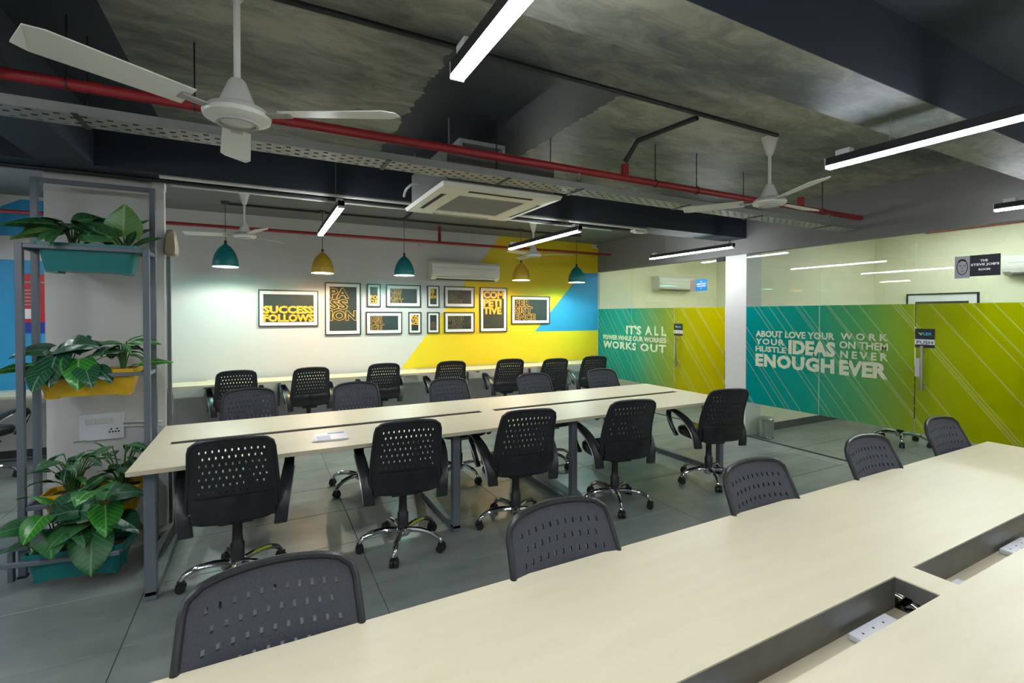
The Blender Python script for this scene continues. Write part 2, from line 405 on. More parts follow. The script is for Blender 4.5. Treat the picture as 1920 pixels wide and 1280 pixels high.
T2 = [("ABOUT LOVE YOUR", 3.98, 3.03, 1.305, 1.385, .03), ("W O R K", 2.97, 2.52, 1.315, 1.39, .03),
      ("YOUR", 3.98, 3.60, 1.21, 1.285, .03, 1.2), ("HUSTLE", 3.98, 3.58, 1.12, 1.19, .03),
      ("IDEAS", 3.55, 3.02, 1.115, 1.285, .05), ("ON THEM", 2.98, 2.52, 1.22, 1.30, .03), ("NEVER", 2.97, 2.52, 1.115, 1.195, .03, 1.5),
      ("ENOUGH", 3.98, 3.03, .93, 1.095, .05, 1.1), ("EVER", 2.98, 2.52, .93, 1.095, .05)]
p_ = pane('window_1', 6.30, YB-.003, 'film_back', items=[T1[2], T1[3]])
p_ = pane('window_2', 5.347, 6.30, 'film_back', items=[T1[0], T1[1], T1[4]])
d1 = pane('door_1', 4.44, 5.343, 'film_back')
p_ = pane('window_3', 3.195, 4.118, 'film_front', items=[T2[0], T2[2], T2[3], T2[4], T2[7]])
p_ = pane('window_4', 2.299, 3.195, 'film_front', items=[T2[1], T2[5], T2[6], T2[8]])
d2 = pane('door_2', 1.30, 2.295, 'film_front')
p_ = pane('window_5', -.2, 1.296, 'film_front')
p_ = pane('window_6', -1.9, -.2, 'film_front')
p_ = pane('window_7', YR+.003, -1.9, 'film_front')
struct('trim_3', boxes([(XG-.008, XG+.008, 4.445, YB-.01, 0, .012), (XG-.008, XG+.008, YR, 4.115, 0, .012)]), 'skirting')
def door_kit(d, ye, zt, zb, hinge_y):
    bm = bmesh.new(); x = XG-.055
    cyl(bm, (x, ye, zb), (x, ye, zt), .014, n=14)
    for z in (zb+.06, zt-.06): cyl(bm, (x, ye, z), (XG-.008, ye, z), .008, n=8)
    obj('pull_handle', bm, 'steel', d, True, 'brushed steel bar handle')
    bm = bmesh.new(); x = XG+.055
    cyl(bm, (x, ye, zb), (x, ye, zt), .014, n=14)
    for z in (zb+.06, zt-.06): cyl(bm, (x, ye, z), (XG+.008, ye, z), .008, n=8)
    obj('pull_handle', bm, 'steel', d, True)
    obj('patch_hinge', box(XG-.016, XG+.016, hinge_y, hinge_y+.13, GT-.05, GT-.002), 'dark', d)
    obj('patch_hinge', box(XG-.016, XG+.016, hinge_y, hinge_y+.13, .014, .06), 'dark', d)
door_kit(d1, 5.272, 1.27, .80, 4.45)
door_kit(d2, 2.225, 1.29, .86, 1.32)
obj('lock_case', box(XG-.028, XG-.009, 2.235, 2.293, .99, 1.17, bevel=.008), 'pvc', d2)
def push_sign(y0, y1, z0, z1, label):
    """black sticker with a winged logo above a white PUSH strip; y0 is the left edge"""
    t = thing('door_sign', label, 'sign', (XG-.0105, y0, z0)); wd, h = y0-y1, z1-z0
    pl = lambda u, v: (-.0045, -u, v)
    obj('plate', box(-.003, 0, -wd, 0, 0, h), 'signk', t)
    obj('strip', box(-.004, -.003, -wd, 0, .03*1, h*.44), 'signw', t)
    lettering([('PUSH', wd*.09, wd*.91, h*.19, h*.37, .01)], pl, 'lettering', 'signk', t)
    lettering([('FLEX', wd*.32, wd*.85, h*.66, h*.80, .03)], pl, 'logo_lettering', 'cyan', t)
    bm = bmesh.new()
    for poly in (((.13,.82),(.30,.76),(.33,.66)), ((.20,.73),(.30,.70),(.32,.64))):
        bm.faces.new([bm.verts.new((-.0045, -u*wd, v*h)) for u, v in poly])
    obj('logo_wing', bm, 'lime', t)
    return t
push_sign(2.296, 2.142, 1.272, 1.453, 'black sticker with small logo and white PUSH strip on near glass door')
push_sign(5.345, 5.176, 1.269, 1.45, 'black sticker with white strip above handle of far glass door by pillar')
# name signs on the glass
t = thing('name_sign', 'black sign with white lettering and line drawn face on near glass door', 'sign', (XG-.0105, 2.003, 1.926))
wd, h = .305, .185
obj('plate', box(-.003, 0, -wd, -.105, 0, h), 'signk', t)
obj('portrait_panel', box(-.003, 0, -.105, 0, -.012, h), 'signg', t)
lettering([('THE', .175, .225, .125, .145, .03), ("STEVE JOB'S", .112, .298, .085, .112, .03), ('ROOM', .165, .24, .048, .068, .03)], lambda u, v: (-.0045, -u, v), 'lettering', 'signw', t)
def ring(cx, cy, rx, ry, wdt, a0, a1, n=28):
    bm = bmesh.new(); pv = None
    for i in range(n+1):
        a = a0+(a1-a0)*i/n
        q = (bm.verts.new((-.0045, -(cx+rx*cos(a)), cy+ry*sin(a))), bm.verts.new((-.0045, -(cx+(rx-wdt)*cos(a)), cy+(ry-wdt*1.2)*sin(a))))
        if pv: bm.faces.new((pv[0], q[0], q[1], pv[1]))
        pv = q
    return bm
obj('face_outline', ring(.053, .088, .040, .072, .006, 0, 2*pi), 'signk', t)
obj('hair_line', ring(.053, .105, .038, .055, .014, .25*pi, .8*pi), 'signk', t)
obj('eyebrows', boxes([(-.0046, -.0044, -.048, -.030, .098, .103), (-.0046, -.0044, -.078, -.060, .098, .103)]), 'signk', t)
obj('mouth_line', boxes([(-.0046, -.0044, -.066, -.042, .050, .054)]), 'signk', t)
obj('nose_line', boxes([(-.0046, -.0044, -.056, -.053, .066, .090)]), 'signk', t)
t = thing('name_sign', 'small blue sign with photo panel at top of far glass door', 'sign', (XG-.0105, 5.035, 1.925))
obj('plate', box(-.003, 0, -.30, -.095, 0, .168), 'signb', t)
obj('photo_panel', box(-.003, 0, -.095, 0, 0, .16), 'skin', t)
lettering([('THE', .18, .215, .125, .14, .03), ('MEETING', .12, .28, .09, .112, .03), ('ROOM', .13, .27, .06, .08, .03), ('02', .18, .21, .03, .045, .03)], lambda u, v: (-.0045, -u, v), 'lettering', 'signw', t)

# ================================================================== DESKS
def desk(x0, x1, y0, y1, zt, slots, legs, label, inset=.10, slot_y=None):
    t = thing('office_desk', label, 'desk', ((x0+x1)/2, (y0+y1)/2, 0)); ox, oy = (x0+x1)/2, (y0+y1)/2
    th = .025; a, b = slot_y; L = []
    L.append((x0, x1, y0, a, zt-th, zt)); L.append((x0, x1, b, y1, zt-th, zt))
    xs = [x0]+[v for s in slots for v in s]+[x1]
    for i in range(0, len(xs), 2): L.append((xs[i], xs[i+1], a, b, zt-th, zt))
    L = [(p[0]-ox, p[1]-ox, p[2]-oy, p[3]-oy, p[4], p[5]) for p in L]
    bm = boxes(L); bmesh.ops.remove_doubles(bm, verts=bm.verts[:], dist=1e-5)
    obj('worktop', bm, 'wood', t)
    obj('edge_band', boxes([(x0-ox-.0012, x1-ox+.0012, y0-oy-.0012, y0-oy, zt-th, zt-.002), (x0-ox-.0012, x1-ox+.0012, y1-oy, y1-oy+.0012, zt-th, zt-.002),
                           (x0-ox-.0012, x0-ox, y0-oy, y1-oy, zt-th, zt-.002), (x1-ox, x1-ox+.0012, y0-oy, y1-oy, zt-th, zt-.002)]), 'edge', t)
    for lx in legs:   # closed rectangular leg frames
        ya, yb = y0+inset, y1-inset; s = .025; ww = .028
        for yy in (ya, yb): obj('leg', box(lx-ox-ww, lx-ox+ww, yy-oy-s, yy-oy+s, .025, zt-th-.001, bevel=.003, seg=1), 'slate', t)
        obj('floor_rail', box(lx-ox-ww, lx-ox+ww, ya-oy-s, yb-oy+s, 0, .05, bevel=.003, seg=1), 'slate', t)
        obj('top_rail', boxes([(lx-ox-ww*.9, lx-ox+ww*.9, ya-oy+s, a-oy-.104, zt-th-.045, zt-th-.001), (lx-ox-ww*.9, lx-ox+ww*.9, b-oy+.004, yb-oy-s, zt-th-.045, zt-th-.001)]), 'slate', t)
    for yy in (y0+.20, y1-.20): obj('beam_rail', box(x0+.1-ox, x1-.1-ox, yy-oy-.02, yy-oy+.02, zt-th-.04, zt-th-.002), 'slate', t)
    for s0, s1 in slots:   # cable trough under each slot
        za = zt-.101
        obj('trough', boxes([(s0-ox, s1-ox, b-oy-.002, b-oy-.0003, za, zt-.004), (s0-ox+.0003, s0-ox+.002, a-oy, b-oy-.002, za, zt-.004), (s1-ox-.002, s1-ox-.0003, a-oy, b-oy-.002, za+.05, zt-.004),
                             (s0-ox, s1-ox, a-oy-.102, a-oy-.1, za, zt-th-.001)]), 'trough', t)
        obj('trough_base', box(s0-ox, s1-ox, a-oy-.1, b-oy, za-.015, za), 'edge', t)
    return t
TX0, TX1 = -.645, 4.135
desk(TX0, TX1, 3.195, 4.395, .75, [(-.53, 1.68), (1.80, 4.0)], [-.555, 1.255, 2.295, 4.08], 'long beige office desk with two cable slots running across middle of room', slot_y=(3.755, 3.835))
NX0, NX1 = -.55, 4.25
desk(NX0, NX1, .12, 1.343, .75, [(-.43, 1.797), (1.914, 4.13)], [-.46, 1.3, 2.4, 4.19], 'beige office desk filling the foreground with open cable troughs and sockets', slot_y=(.668, .786))
# back counter
t = thing('wall_counter', 'narrow beige counter fixed along the painted back wall', 'counter', (0, 6.95, 0))
L = [(-4.5, 5.27, 6.70-6.95, 7.13-6.95, .725, .75)]
xs = -4.5
sl = [(-4.3, -2.0), (-1.8, -.62), (-.42, 1.9), (2.1, 4.3), (4.5, 5.17)]; e = [-4.5]+[v for s in sl for v in s]+[5.27]
for i in range(0, len(e), 2): L.append((e[i], e[i+1], 7.13-6.95, 7.218-6.95, .725, .75))
bm = boxes(L); bmesh.ops.remove_doubles(bm, verts=bm.verts[:], dist=1e-5)
obj('worktop', bm, 'wood', t)
obj('edge_band', box(-4.5, 5.27, -.2515, -.25, .725, .748), 'edge', t)
for x in (-4.2, -3.0, -1.8, -.6, .2, 1.75, 2.95, 4.1, 5.2):
    obj('bracket', boxes([(x-.015, x+.015, -.20, .262, .70, .724), (x-.015, x+.015, .235, .262, .35, .70)]), 'slate', t)
# sockets on the near desk
def socket_strip(x, y, z, lx, label, rot=0):
    t = thing('power_socket', label, 'socket', (x, y, z), rot)
    obj('case', box(-lx/2, lx/2, -.035, .035, 0, .018, bevel=.004), 'socket', t)
    k = int(lx/.055)
    for i in range(k):
        xx = -lx/2+.035+i*.055
        bm = bmesh.new()
        for dx, dy in ((0, .012), (-.009, -.008), (.009, -.008)): cyl(bm, (xx+dx, dy, .0175), (xx+dx, dy, .0186), .0035, n=8)
        obj('outlet', bm, 'signk', t)
socket_strip(1.60, .735, .650, .20, 'white socket strip inside near trough just before the desk bridge')
socket_strip(2.68, .74, .650, .22, 'white socket strip in second trough at right edge of photo')
socket_strip(2.10, .72, .650, .10, 'small white socket at left end of second trough')
socket_strip(.98, .735, .650, .14, 'white socket strip at bottom edge of photo in near trough')
# flyers
t = thing('flyer_stack', 'small stack of blue and white flyers on the middle desk', 'flyers', (.41, 3.47, .751), -.12)
for i in range(4):
    o = obj('flyer', box(-.10, .10, -.105, .105, i*.0025, i*.0025+.002), 'paper', t); o.location = ((i-1.5)*.006, 0, 0); o.rotation_euler = (0, 0, (i-1)*.04)
    obj('print', box(-.095, -.01, -.10, .02, i*.0025+.0021, i*.0025+.0024), 'paperb', o)
    obj('print', box(-.02, .09, .05, .095, i*.0025+.0021, i*.0025+.0024), 'paperb', o)

# ================================================================== OFFICE CHAIR
def back_pt(u, v, off=0.0):
    hw = .232-.032*v
    k = max(0, (v-.90)/.10); hw *= 1-.06*k*k
    k0 = max(0, (.10-v)/.10); hw *= 1-.06*k0*k0
    x = u*hw
    y = -.205-.110*v+.028*sin(pi*min(1, v*1.1))+.035*u*u
    z = .495+.43*v-(.016*u*u+.012*u**8)*v
    # normal offset roughly along -y
    return Vector((x, y-off, z))
def chair_back_meshes():
    p = .15; s = .0185; n = 11
    us = [-1, -.93]
    half = [-(n-1)/2*p+k*p/2 for k in range(2*n-1)]
    cells = []
    for h in half: us += [h-s, h+s]
    us += [.93, 1]
    rows = 7; v0, v1 = .24, .92
    vs = [0, .06, .14]
    pitch = (v1-v0)/rows
    for r in range(rows): vs += [v0+r*pitch+.012, v0+r*pitch+pitch*.50]
    vs += [.95, 1.0]
    hole = set()
    for r in range(rows):
        j = 3+2*r
        for k in range(2*n-1):
            if (k % 2) == (r % 2):
                hole.add((2+2*k, j))
    nu, nv = len(us), len(vs)
    bmB, bmF = bmesh.new(), bmesh.new(); th = .009
    F = {}; B = {}; Ff = {}
    for i in range(nu):
        for j in range(nv):
            F[i,j] = bmB.verts.new(back_pt(us[i], vs[j], .002)); B[i,j] = bmB.verts.new(back_pt(us[i], vs[j], th))
            Ff[i,j] = bmF.verts.new(back_pt(us[i], vs[j], 0))
    solid = lambda i, j: 0 <= i < nu-1 and 0 <= j < nv-1 and (i, j) not in hole
    for i in range(nu-1):
        for j in range(nv-1):
            if not solid(i, j): continue
            bmB.faces.new((B[i,j], B[i+1,j], B[i+1,j+1], B[i,j+1]))
            bmF.faces.new((Ff[i,j], Ff[i+1,j], Ff[i+1,j+1], Ff[i,j+1]))
            for (di, dj, a, b) in ((-1,0,(i,j),(i,j+1)), (1,0,(i+1,j),(i+1,j+1)), (0,-1,(i,j),(i+1,j)), (0,1,(i,j+1),(i+1,j+1))):
                if not solid(i+di, j+dj): bmB.faces.new((F[a], F[b], B[b], B[a]))
    for bm in (bmB, bmF): bmesh.ops.delete(bm, geom=[v for v in bm.verts if not v.link_faces], context='VERTS')
    bmesh.ops.recalc_face_normals(bmB, faces=bmB.faces[:])
    return mesh_of(bmB, 'back_shell', True, False), mesh_of(bmF, 'back_mesh', True)
def make_chair():
    t = thing('office_chair', 'x', 'chair')
    ms, mm = chair_back_meshes()
    obj('back_shell', ms, 'black', t); obj('back_mesh', mm, 'mesh', t)
    # rim round the back
    path = []
    for k in range(13): path.append(back_pt(-1, k/12*.97, .004))
    for k in range(1, 16): path.append(back_pt(-1+2*k/16, 1.0, .004))
    for k in range(13): path.append(back_pt(1, .97-k/12*.97, .004))
    for k in range(1, 10): path.append(back_pt(1-2*k/10, 0, .004))
    bm = bmesh.new(); tube(bm, path, .011, n=8, closed=True)
    obj('back_rim', bm, 'black', t, True)
    # seat cushion: stacked superellipse outlines
    bm = bmesh.new(); n = 32; rings = []
    for z, f in ((.425,.86), (.432,.93), (.455,.98), (.485,1.0), (.505,.975), (.517,.92), (.522,.80), (.516,.45)):
        rg = []
        for j in range(n):
            a = 2*pi*j/n; c_, s_ = cos(a), sin(a)
            x = .245*f*math.copysign(abs(c_)**.55, c_); y = .235*f*math.copysign(abs(s_)**.55, s_)
            rg.append(bm.verts.new((x, y+.005, z-(.02*max(0, y/.235)**3 if z > .44 else 0))))
        rings.append(rg)
    for A, B in zip(rings, rings[1:]):
        for j in range(n): bm.faces.new((A[j], A[(j+1)%n], B[(j+1)%n], B[j]))
    bm.faces.new(rings[0][::-1]); bm.faces.new(rings[-1])
    obj('seat', bm, 'leather', t, True)
    # padded lower back that bridges seat and backrest
    bm = bmesh.new(); pv = None
    prof = [(-.20,.435), (-.235,.45), (-.245,.50), (-.243,.55), (-.235,.585), (-.215,.575), (-.195,.52), (-.175,.46)]
    for k in range(9):
        u = -1+k/4; x = u*.205; rg = [bm.verts.new((x, yy+.035*u*u, zz-.006*u*u)) for yy, zz in prof]
        if pv:
            for i in range(len(prof)): bm.faces.new((pv[i], pv[(i+1)%len(prof)], rg[(i+1)%len(prof)], rg[i]))
        else: bm.faces.new(rg)
        pv = rg
    bm.faces.new(pv[::-1])
    obj('lumbar_pad', bm, 'leather', t, True)
    obj('seat_mechanism', box(-.09, .09, -.12, .12, .385, .428, bevel=.012), 'black', t)
    bm = bmesh.new(); lathe(bm, [(.0,.10), (.036,.10), (.038,.23), (.030,.24), (.027,.30), (.027,.39), (0,.39)], 16)
    obj('gas_column', bm, 'black', t, True)
    bm = bmesh.new(); tube(bm, [(.08,-.02,.41), (.20,-.02,.405), (.24,-.02,.395), (.27,-.02,.395)], [.006,.006,.010,.010], n=6)
    obj('lever', bm, 'black', t, True)
    bm = bmesh.new(); lathe(bm, [(0,.082), (.044,.082), (.050,.10), (.046,.135), (.030,.145), (0,.145)], 18)
    obj('hub', bm, 'chrome', t, True)
    # five star legs, each with a caster
    bm = bmesh.new(); tube(bm, smooth_path([(0,.03,.118), (0,.12,.128), (0,.21,.118), (0,.268,.088), (0,.285,.062)], 4), [.021]*5+[.019]*4+[.017]*4+[.014]*4, n=8, sx=1, sy=.85)
    leg_me = mesh_of(bm, 'leg', True); leg_me.materials.append(M['chrome'])
    bm = bmesh.new()
    for sx in (-1, 1): lathe_pts = cyl(bm, (sx*.006, .285, .026), (sx*.026, .285, .026), .026, n=16)
    tube(bm, [(-.02,.262,.03), (-.02,.268,.052), (-.02,.285,.062), (-.02,.303,.052), (-.02,.308,.03)], .004, n=6)
    bm_box(bm, -.018, .018, .268, .303, .034, .062)
    cas_me = mesh_of(bm, 'caster', True); cas_me.materials.append(M['rubber'])
    for k in range(5):
        o = bpy.data.objects.new('leg', leg_me); C.objects.link(o); o.parent = t; o.rotation_euler = (0, 0, k*2*pi/5+.3)
        q = bpy.data.objects.new('caster', cas_me); C.objects.link(q); q.parent = o
    # loop arms
    for sgn in (-1, 1):
        pts = [(-.170,.375), (-.165,.46), (-.125,.545), (-.04,.612), (.07,.652), (.165,.665), (.215,.648), (.232,.605), (.222,.55), (.19,.485), (.135,.425)]
        W = [.070,.070,.068,.064,.058,.056,.052,.046,.040,.038,.036]; T = [.016,.016,.014,.013,.012,.011,.012,.013,.013,.012,.012]
        XO = [.232,.240,.254,.270,.283,.288,.288,.284,.276,.266,.256]
        path = smooth_path([Vector((0, a, b)) for a, b in pts], 4); n = len(path)
        bm = bmesh.new(); pv = None
        for i, q in enumerate(path):
            f = i/(n-1)*(len(pts)-1); k = min(int(f), len(pts)-2); r = f-k
            xo = XO[k]*(1-r)+XO[k+1]*r; wv = W[k]*(1-r)+W[k+1]*r; tv = T[k]*(1-r)+T[k+1]*r
            d = (path[min(i+1,n-1)]-path[max(i-1,0)]).normalized(); nn = Vector((0, -d.z, d.y))
            x = sgn*xo
            rg = [bm.verts.new(Vector((x+a*wv/2, q.y, q.z))+nn*b*tv) for a, b in ((-1,-.7), (-.8,-1), (.8,-1), (1,-.7), (1,.7), (.8,1), (-.8,1), (-1,.7))]
            if pv:
                for j in range(8): bm.faces.new((pv[j], pv[(j+1)%8], rg[(j+1)%8], rg[j]))
            else: bm.faces.new(rg)
            pv = rg
        bm.faces.new(pv[::-1])
        a_ = obj('armrest', bm, 'black', t, True)
        bm = bmesh.new()
        inner = smooth_path([Vector((sgn*c_, a, b)) for c_, a, b in [(.269,-.158,.385), (.277,-.150,.46), (.289,-.108,.535), (.303,-.03,.60), (.312,.05,.632)]], 4)
        tube(bm, inner, .0045, n=6)
        tube(bm, smooth_path([Vector((sgn*(.308 if b > .58 else .295 if b > .5 else .276), a, b)) for a, b in [(.222,.60), (.205,.55), (.175,.485), (.13,.43)]], 4), .0045, n=6)
        obj('silver_trim', bm, 'trim', a_, True)
    return t
chair0 = make_chair(); used = [False]
def place_chair(x, y, rz, label, group):
    if not used[0]:
        used[0] = True; chair0.location = (x, y, 0); chair0.rotation_euler = (0, 0, rz); chair0['label'] = label; chair0['group'] = group; return chair0
    return dup(chair0, (x, y, 0), rz, label, group)
def chair_top(tx, ty, az, label, group):
    """place by the top of the backrest (z .925) and the way it faces (azimuth from +y towards +x)"""
    a = radians(az); place_chair(tx+.312*sin(a), ty+.312*cos(a), -a, label, group)
g1 = 'chairs along near side of middle desk'
for (tx, ty, az, lb) in [(-.145, 2.967, 2, 'leftmost black chair on near side of middle desk, by the plant rack'),
                     (.815, 2.94, 7, 'second black chair from left on near side of middle desk, below the flyers'),
                     (1.66, 2.89, 8, 'middle one of five black chairs on near side of middle desk'),
                     (2.563, 2.84, 10, 'fourth black chair from left on near side of middle desk'),
                     (3.69, 2.86, 14, 'black chair at right end of middle desk, in front of the pillar')]:
    chair_top(tx, ty, az, lb, g1)
g2 = 'chairs along far side of middle desk'
for (tx, ty, az, lb) in [(-.098, 4.875, 180, 'leftmost charcoal mesh chair tucked under far side of middle desk'),
                     (.81, 4.85, 181, 'second charcoal mesh chair from left on far side of middle desk'),
                     (1.70, 4.70, 179, 'third charcoal mesh chair from left on far side of middle desk'),
                     (2.69, 4.66, 180, 'fourth charcoal mesh chair from left on far side of middle desk'),
                     (3.64, 4.66, 182, 'rightmost charcoal mesh chair on far side of middle desk, near glass')]:
    chair_top(tx, ty, az, lb, g2)
g3 = 'chairs along the back wall counter'
for (tx, ty, az, lb) in [(-.262, 6.50, -4, 'first black chair at the back counter right of the white post, below empty white wall'),
                     (.555, 6.45, -3, 'second black chair at the back counter, below the SUCCESS picture'),
                     (1.47, 6.52, 2, 'third black chair at the back counter, below the PASSION picture'),
                     (2.39, 6.40, 6, 'fourth black chair at the back counter, where yellow paint begins'),
                     (3.28, 6.30, 10, 'fifth black chair at the back counter, left arm loop showing'),
                     (3.92, 6.05, 6, 'sixth black chair at the back counter, second from glass partition'),
                     (4.70, 6.12, 12, 'last black chair at the back counter, against the glass partition'),
                     (-1.12, 6.25, -14, 'black chair half hidden behind white post by the back counter')]:
    chair_top(tx, ty, az, lb, g3)
g4 = 'chairs along far side of foreground desk'
for (tx, ty, az, lb) in [(.027, 1.435, 180, 'largest charcoal mesh chair at lower left of the foreground desk'),
                     (.915, 1.425, 180, 'second charcoal mesh chair from left behind foreground desk'),
                     (1.96, 1.425, 181, 'middle charcoal mesh chair behind foreground desk, its lower half cut by desk'),
                     (2.89, 1.425, 181, 'fourth charcoal mesh chair behind foreground desk, near its far right'),
                     (3.83, 1.46, 181, 'last charcoal mesh chair at right end of foreground desk')]:
    chair_top(tx, ty, az, lb, g4)
place_chair(-2.42, 6.35, radians(-25), 'black chair by the blue wall at far left edge', 'chairs along the back wall counter')
g5 = 'chairs in the glass meeting room'
place_chair(7.0, 3.02, radians(100), 'dark chair behind green film of glass room, chrome base showing below', g5)
place_chair(7.95, 2.25, radians(60), 'dark chair deeper inside glass room behind the lime door', g5)
place_chair(7.6, 5.9, radians(-60), 'dark chair behind teal film of the far glass room', g5)

# ================================================================== LINEAR LIGHTS
def linear_light(x, y0, y1, label, z=2.40):
    t = thing('linear_light', label, 'light', (x, (y0+y1)/2, z), 0, 'suspended linear lights'); h = (y1-y0)/2
    obj('housing', boxes([(-.024, .024, -h, h, .012, .050), (-.024, -.0225, -h, h, .008, .012), (.0225, .024, -h, h, .008, .012)]), 'conduit', t)
    obj('diffuser', box(-.0222, .0222, -h+.007, h-.007, -.006, .0115), 'led', t)
    for s in (-1, 1):
        obj('end_cap', box(-.025, .025, s*h-.006 if s > 0 else s*h-.0, s*h if s > 0 else s*h+.006, -.008, .051), 'pvc', t)
        obj('driver_box', box(-.022, .022, s*(h-.09)-.035, s*(h-.09)+.035, .0502, .078), 'socket', t)
        bm = bmesh.new(); cyl(bm, (0, s*(h-.3), .0502), (0, s*(h-.3), ZC-z), .0018, n=6); obj('suspension_wire', bm, 'galv', t)
    return t
linear_light(.60, .06, 1.56, 'bright linear light overhead at top centre of photo')
linear_light(2.79, .06, 1.56, 'long linear light entering at right edge below the ceiling')
linear_light(5.10, .10, 1.59, 'short stub of linear light at far right edge above glass')
linear_light(.54, 3.82, 5.28, 'linear light above middle desk, left of the ceiling cassette')
linear_light(2.75, 3.83, 5.32, 'linear light right of cassette in front of the back bay fan')
linear_light(5.06, 3.90, 5.30, 'linear light running to the white pillar above glass')
linear_light(.60, -2.6, -1.1, 'linear light behind the viewer, left row')
linear_light(2.79, -2.6, -1.1, 'linear light behind the viewer, middle row')
linear_light(5.10, -2.6, -1.1, 'linear light behind the viewer, right row')
linear_light(-1.6, .06, 1.56, 'linear light over the left aisle, nearer one')
linear_light(-1.6, -2.6, -1.1, 'linear light behind the viewer, left aisle row')
linear_light(-1.95, 1.75, 3.25, 'linear light over left aisle beside the plant rack')
linear_light(-3.8, .06, 1.56, 'linear light far over the left side of room')
linear_light(-2.6, 4.9, 6.4, 'linear light over the left bay before blue wall')
linear_light(6.4, 4.7, 6.2, 'linear light inside far glass room, nearer the glass', 2.70)
linear_light(7.9, 4.7, 6.2, 'linear light inside far glass room, deeper one', 2.70)
linear_light(6.5, 1.2, 2.7, 'linear light inside near glass room, closer to the glass', 2.70)
linear_light(7.9, 1.9, 3.4, 'linear light inside near glass room, deeper one', 2.70)
linear_light(7.2, -1.6, -.1, 'linear light inside the glass room beyond right edge', 2.70)

# ================================================================== PENDANT LAMPS
def pendant(x, y, zb, kind, label):
    t = thing('pendant_lamp', label, 'lamp', (x, y, zb), 0, 'pendant lamps over the back counter')
    prof = [(.132,0), (.136,.02), (.130,.075), (.112,.14), (.082,.195), (.048,.235), (.020,.256), (.014,.272)]
    bm = bmesh.new(); lathe(bm, prof, 28); obj('shade', bm, 'teal' if kind else 'mustard', t, True)
    bm = bmesh.new(); lathe(bm, [(r-.003 if r > .02 else r-.002, z-.0005 if i == 0 else z-.003) for i, (r, z) in enumerate(prof)], 28, cap1=True)
    obj('shade_lining', bm, 'tealin' if kind else 'mustardin', t, True)
    bm = bmesh.new(); tube(bm, [(.134*cos(2*pi*k/28), .134*sin(2*pi*k/28), 0) for k in range(28)], .004, n=6, closed=True); obj('rim', bm, 'signw', t, True)
    bm = bmesh.new(); lathe(bm, [(0,.272), (.016,.272), (.014,.30), (.004,.305), (0,.305)], 12); obj('collar', bm, 'conduit', t, True)
    bm = bmesh.new(); cyl(bm, (0,0,.30), (0,0,ZC-zb-.02), .0035, n=6); obj('cord', bm, 'conduit', t)
    bm = bmesh.new(); lathe(bm, [(0,ZC-zb-.03), (.035,ZC-zb-.028), (.045,ZC-zb), (0,ZC-zb)], 14); obj('ceiling_rose', bm, 'conduit', t, True)
    bm = bmesh.new(); lathe(bm, [(0,.070), (.02,.074), (.033,.09), (.035,.108), (.028,.133), (.016,.155), (.014,.20), (0,.20)], 16); obj('bulb', bm, 'bulb', t, True)
    l = bpy.data.lights.new('pendant_bulb', 'POINT'); l.energy = PEND; l.color = (1, .97, .90); l.shadow_soft_size = .02
    o = bpy.data.objects.new('pendant_bulb', l); C.objects.link(o); o.parent = t; o.location = (0,0,.045)
    l2 = bpy.data.lights.new('lining_boost_spot', 'SPOT'); l2.energy = PEND*34; l2.color = (1, .97, .90); l2.shadow_soft_size = .02; l2.spot_size = radians(172); l2.spot_blend = .05  # added upward spot, not a real bulb; strengthens coloured glow off the lining
    o2 = bpy.data.objects.new('lining_boost_spot', l2); C.objects.link(o2); o2.parent = t; o2.location = (0,0,.012); o2.rotation_euler = (pi, 0, 0)
pendant(-.366, 6.5, 2.146, 1, 'leftmost teal dome pendant lamp above empty white wall')
pendant(.69, 6.5, 2.113, 0, 'mustard dome pendant lamp between two teal ones, left of PASSION picture')
pendant(1.735, 6.5, 2.124, 1, 'teal dome pendant lamp hanging just left of the wall air conditioner')
pendant(3.555, 6.5, 2.118, 0, 'mustard dome pendant lamp in front of the yellow paint')
pendant(4.595, 6.5, 2.116, 1, 'rightmost teal dome pendant lamp above the blue triangle')

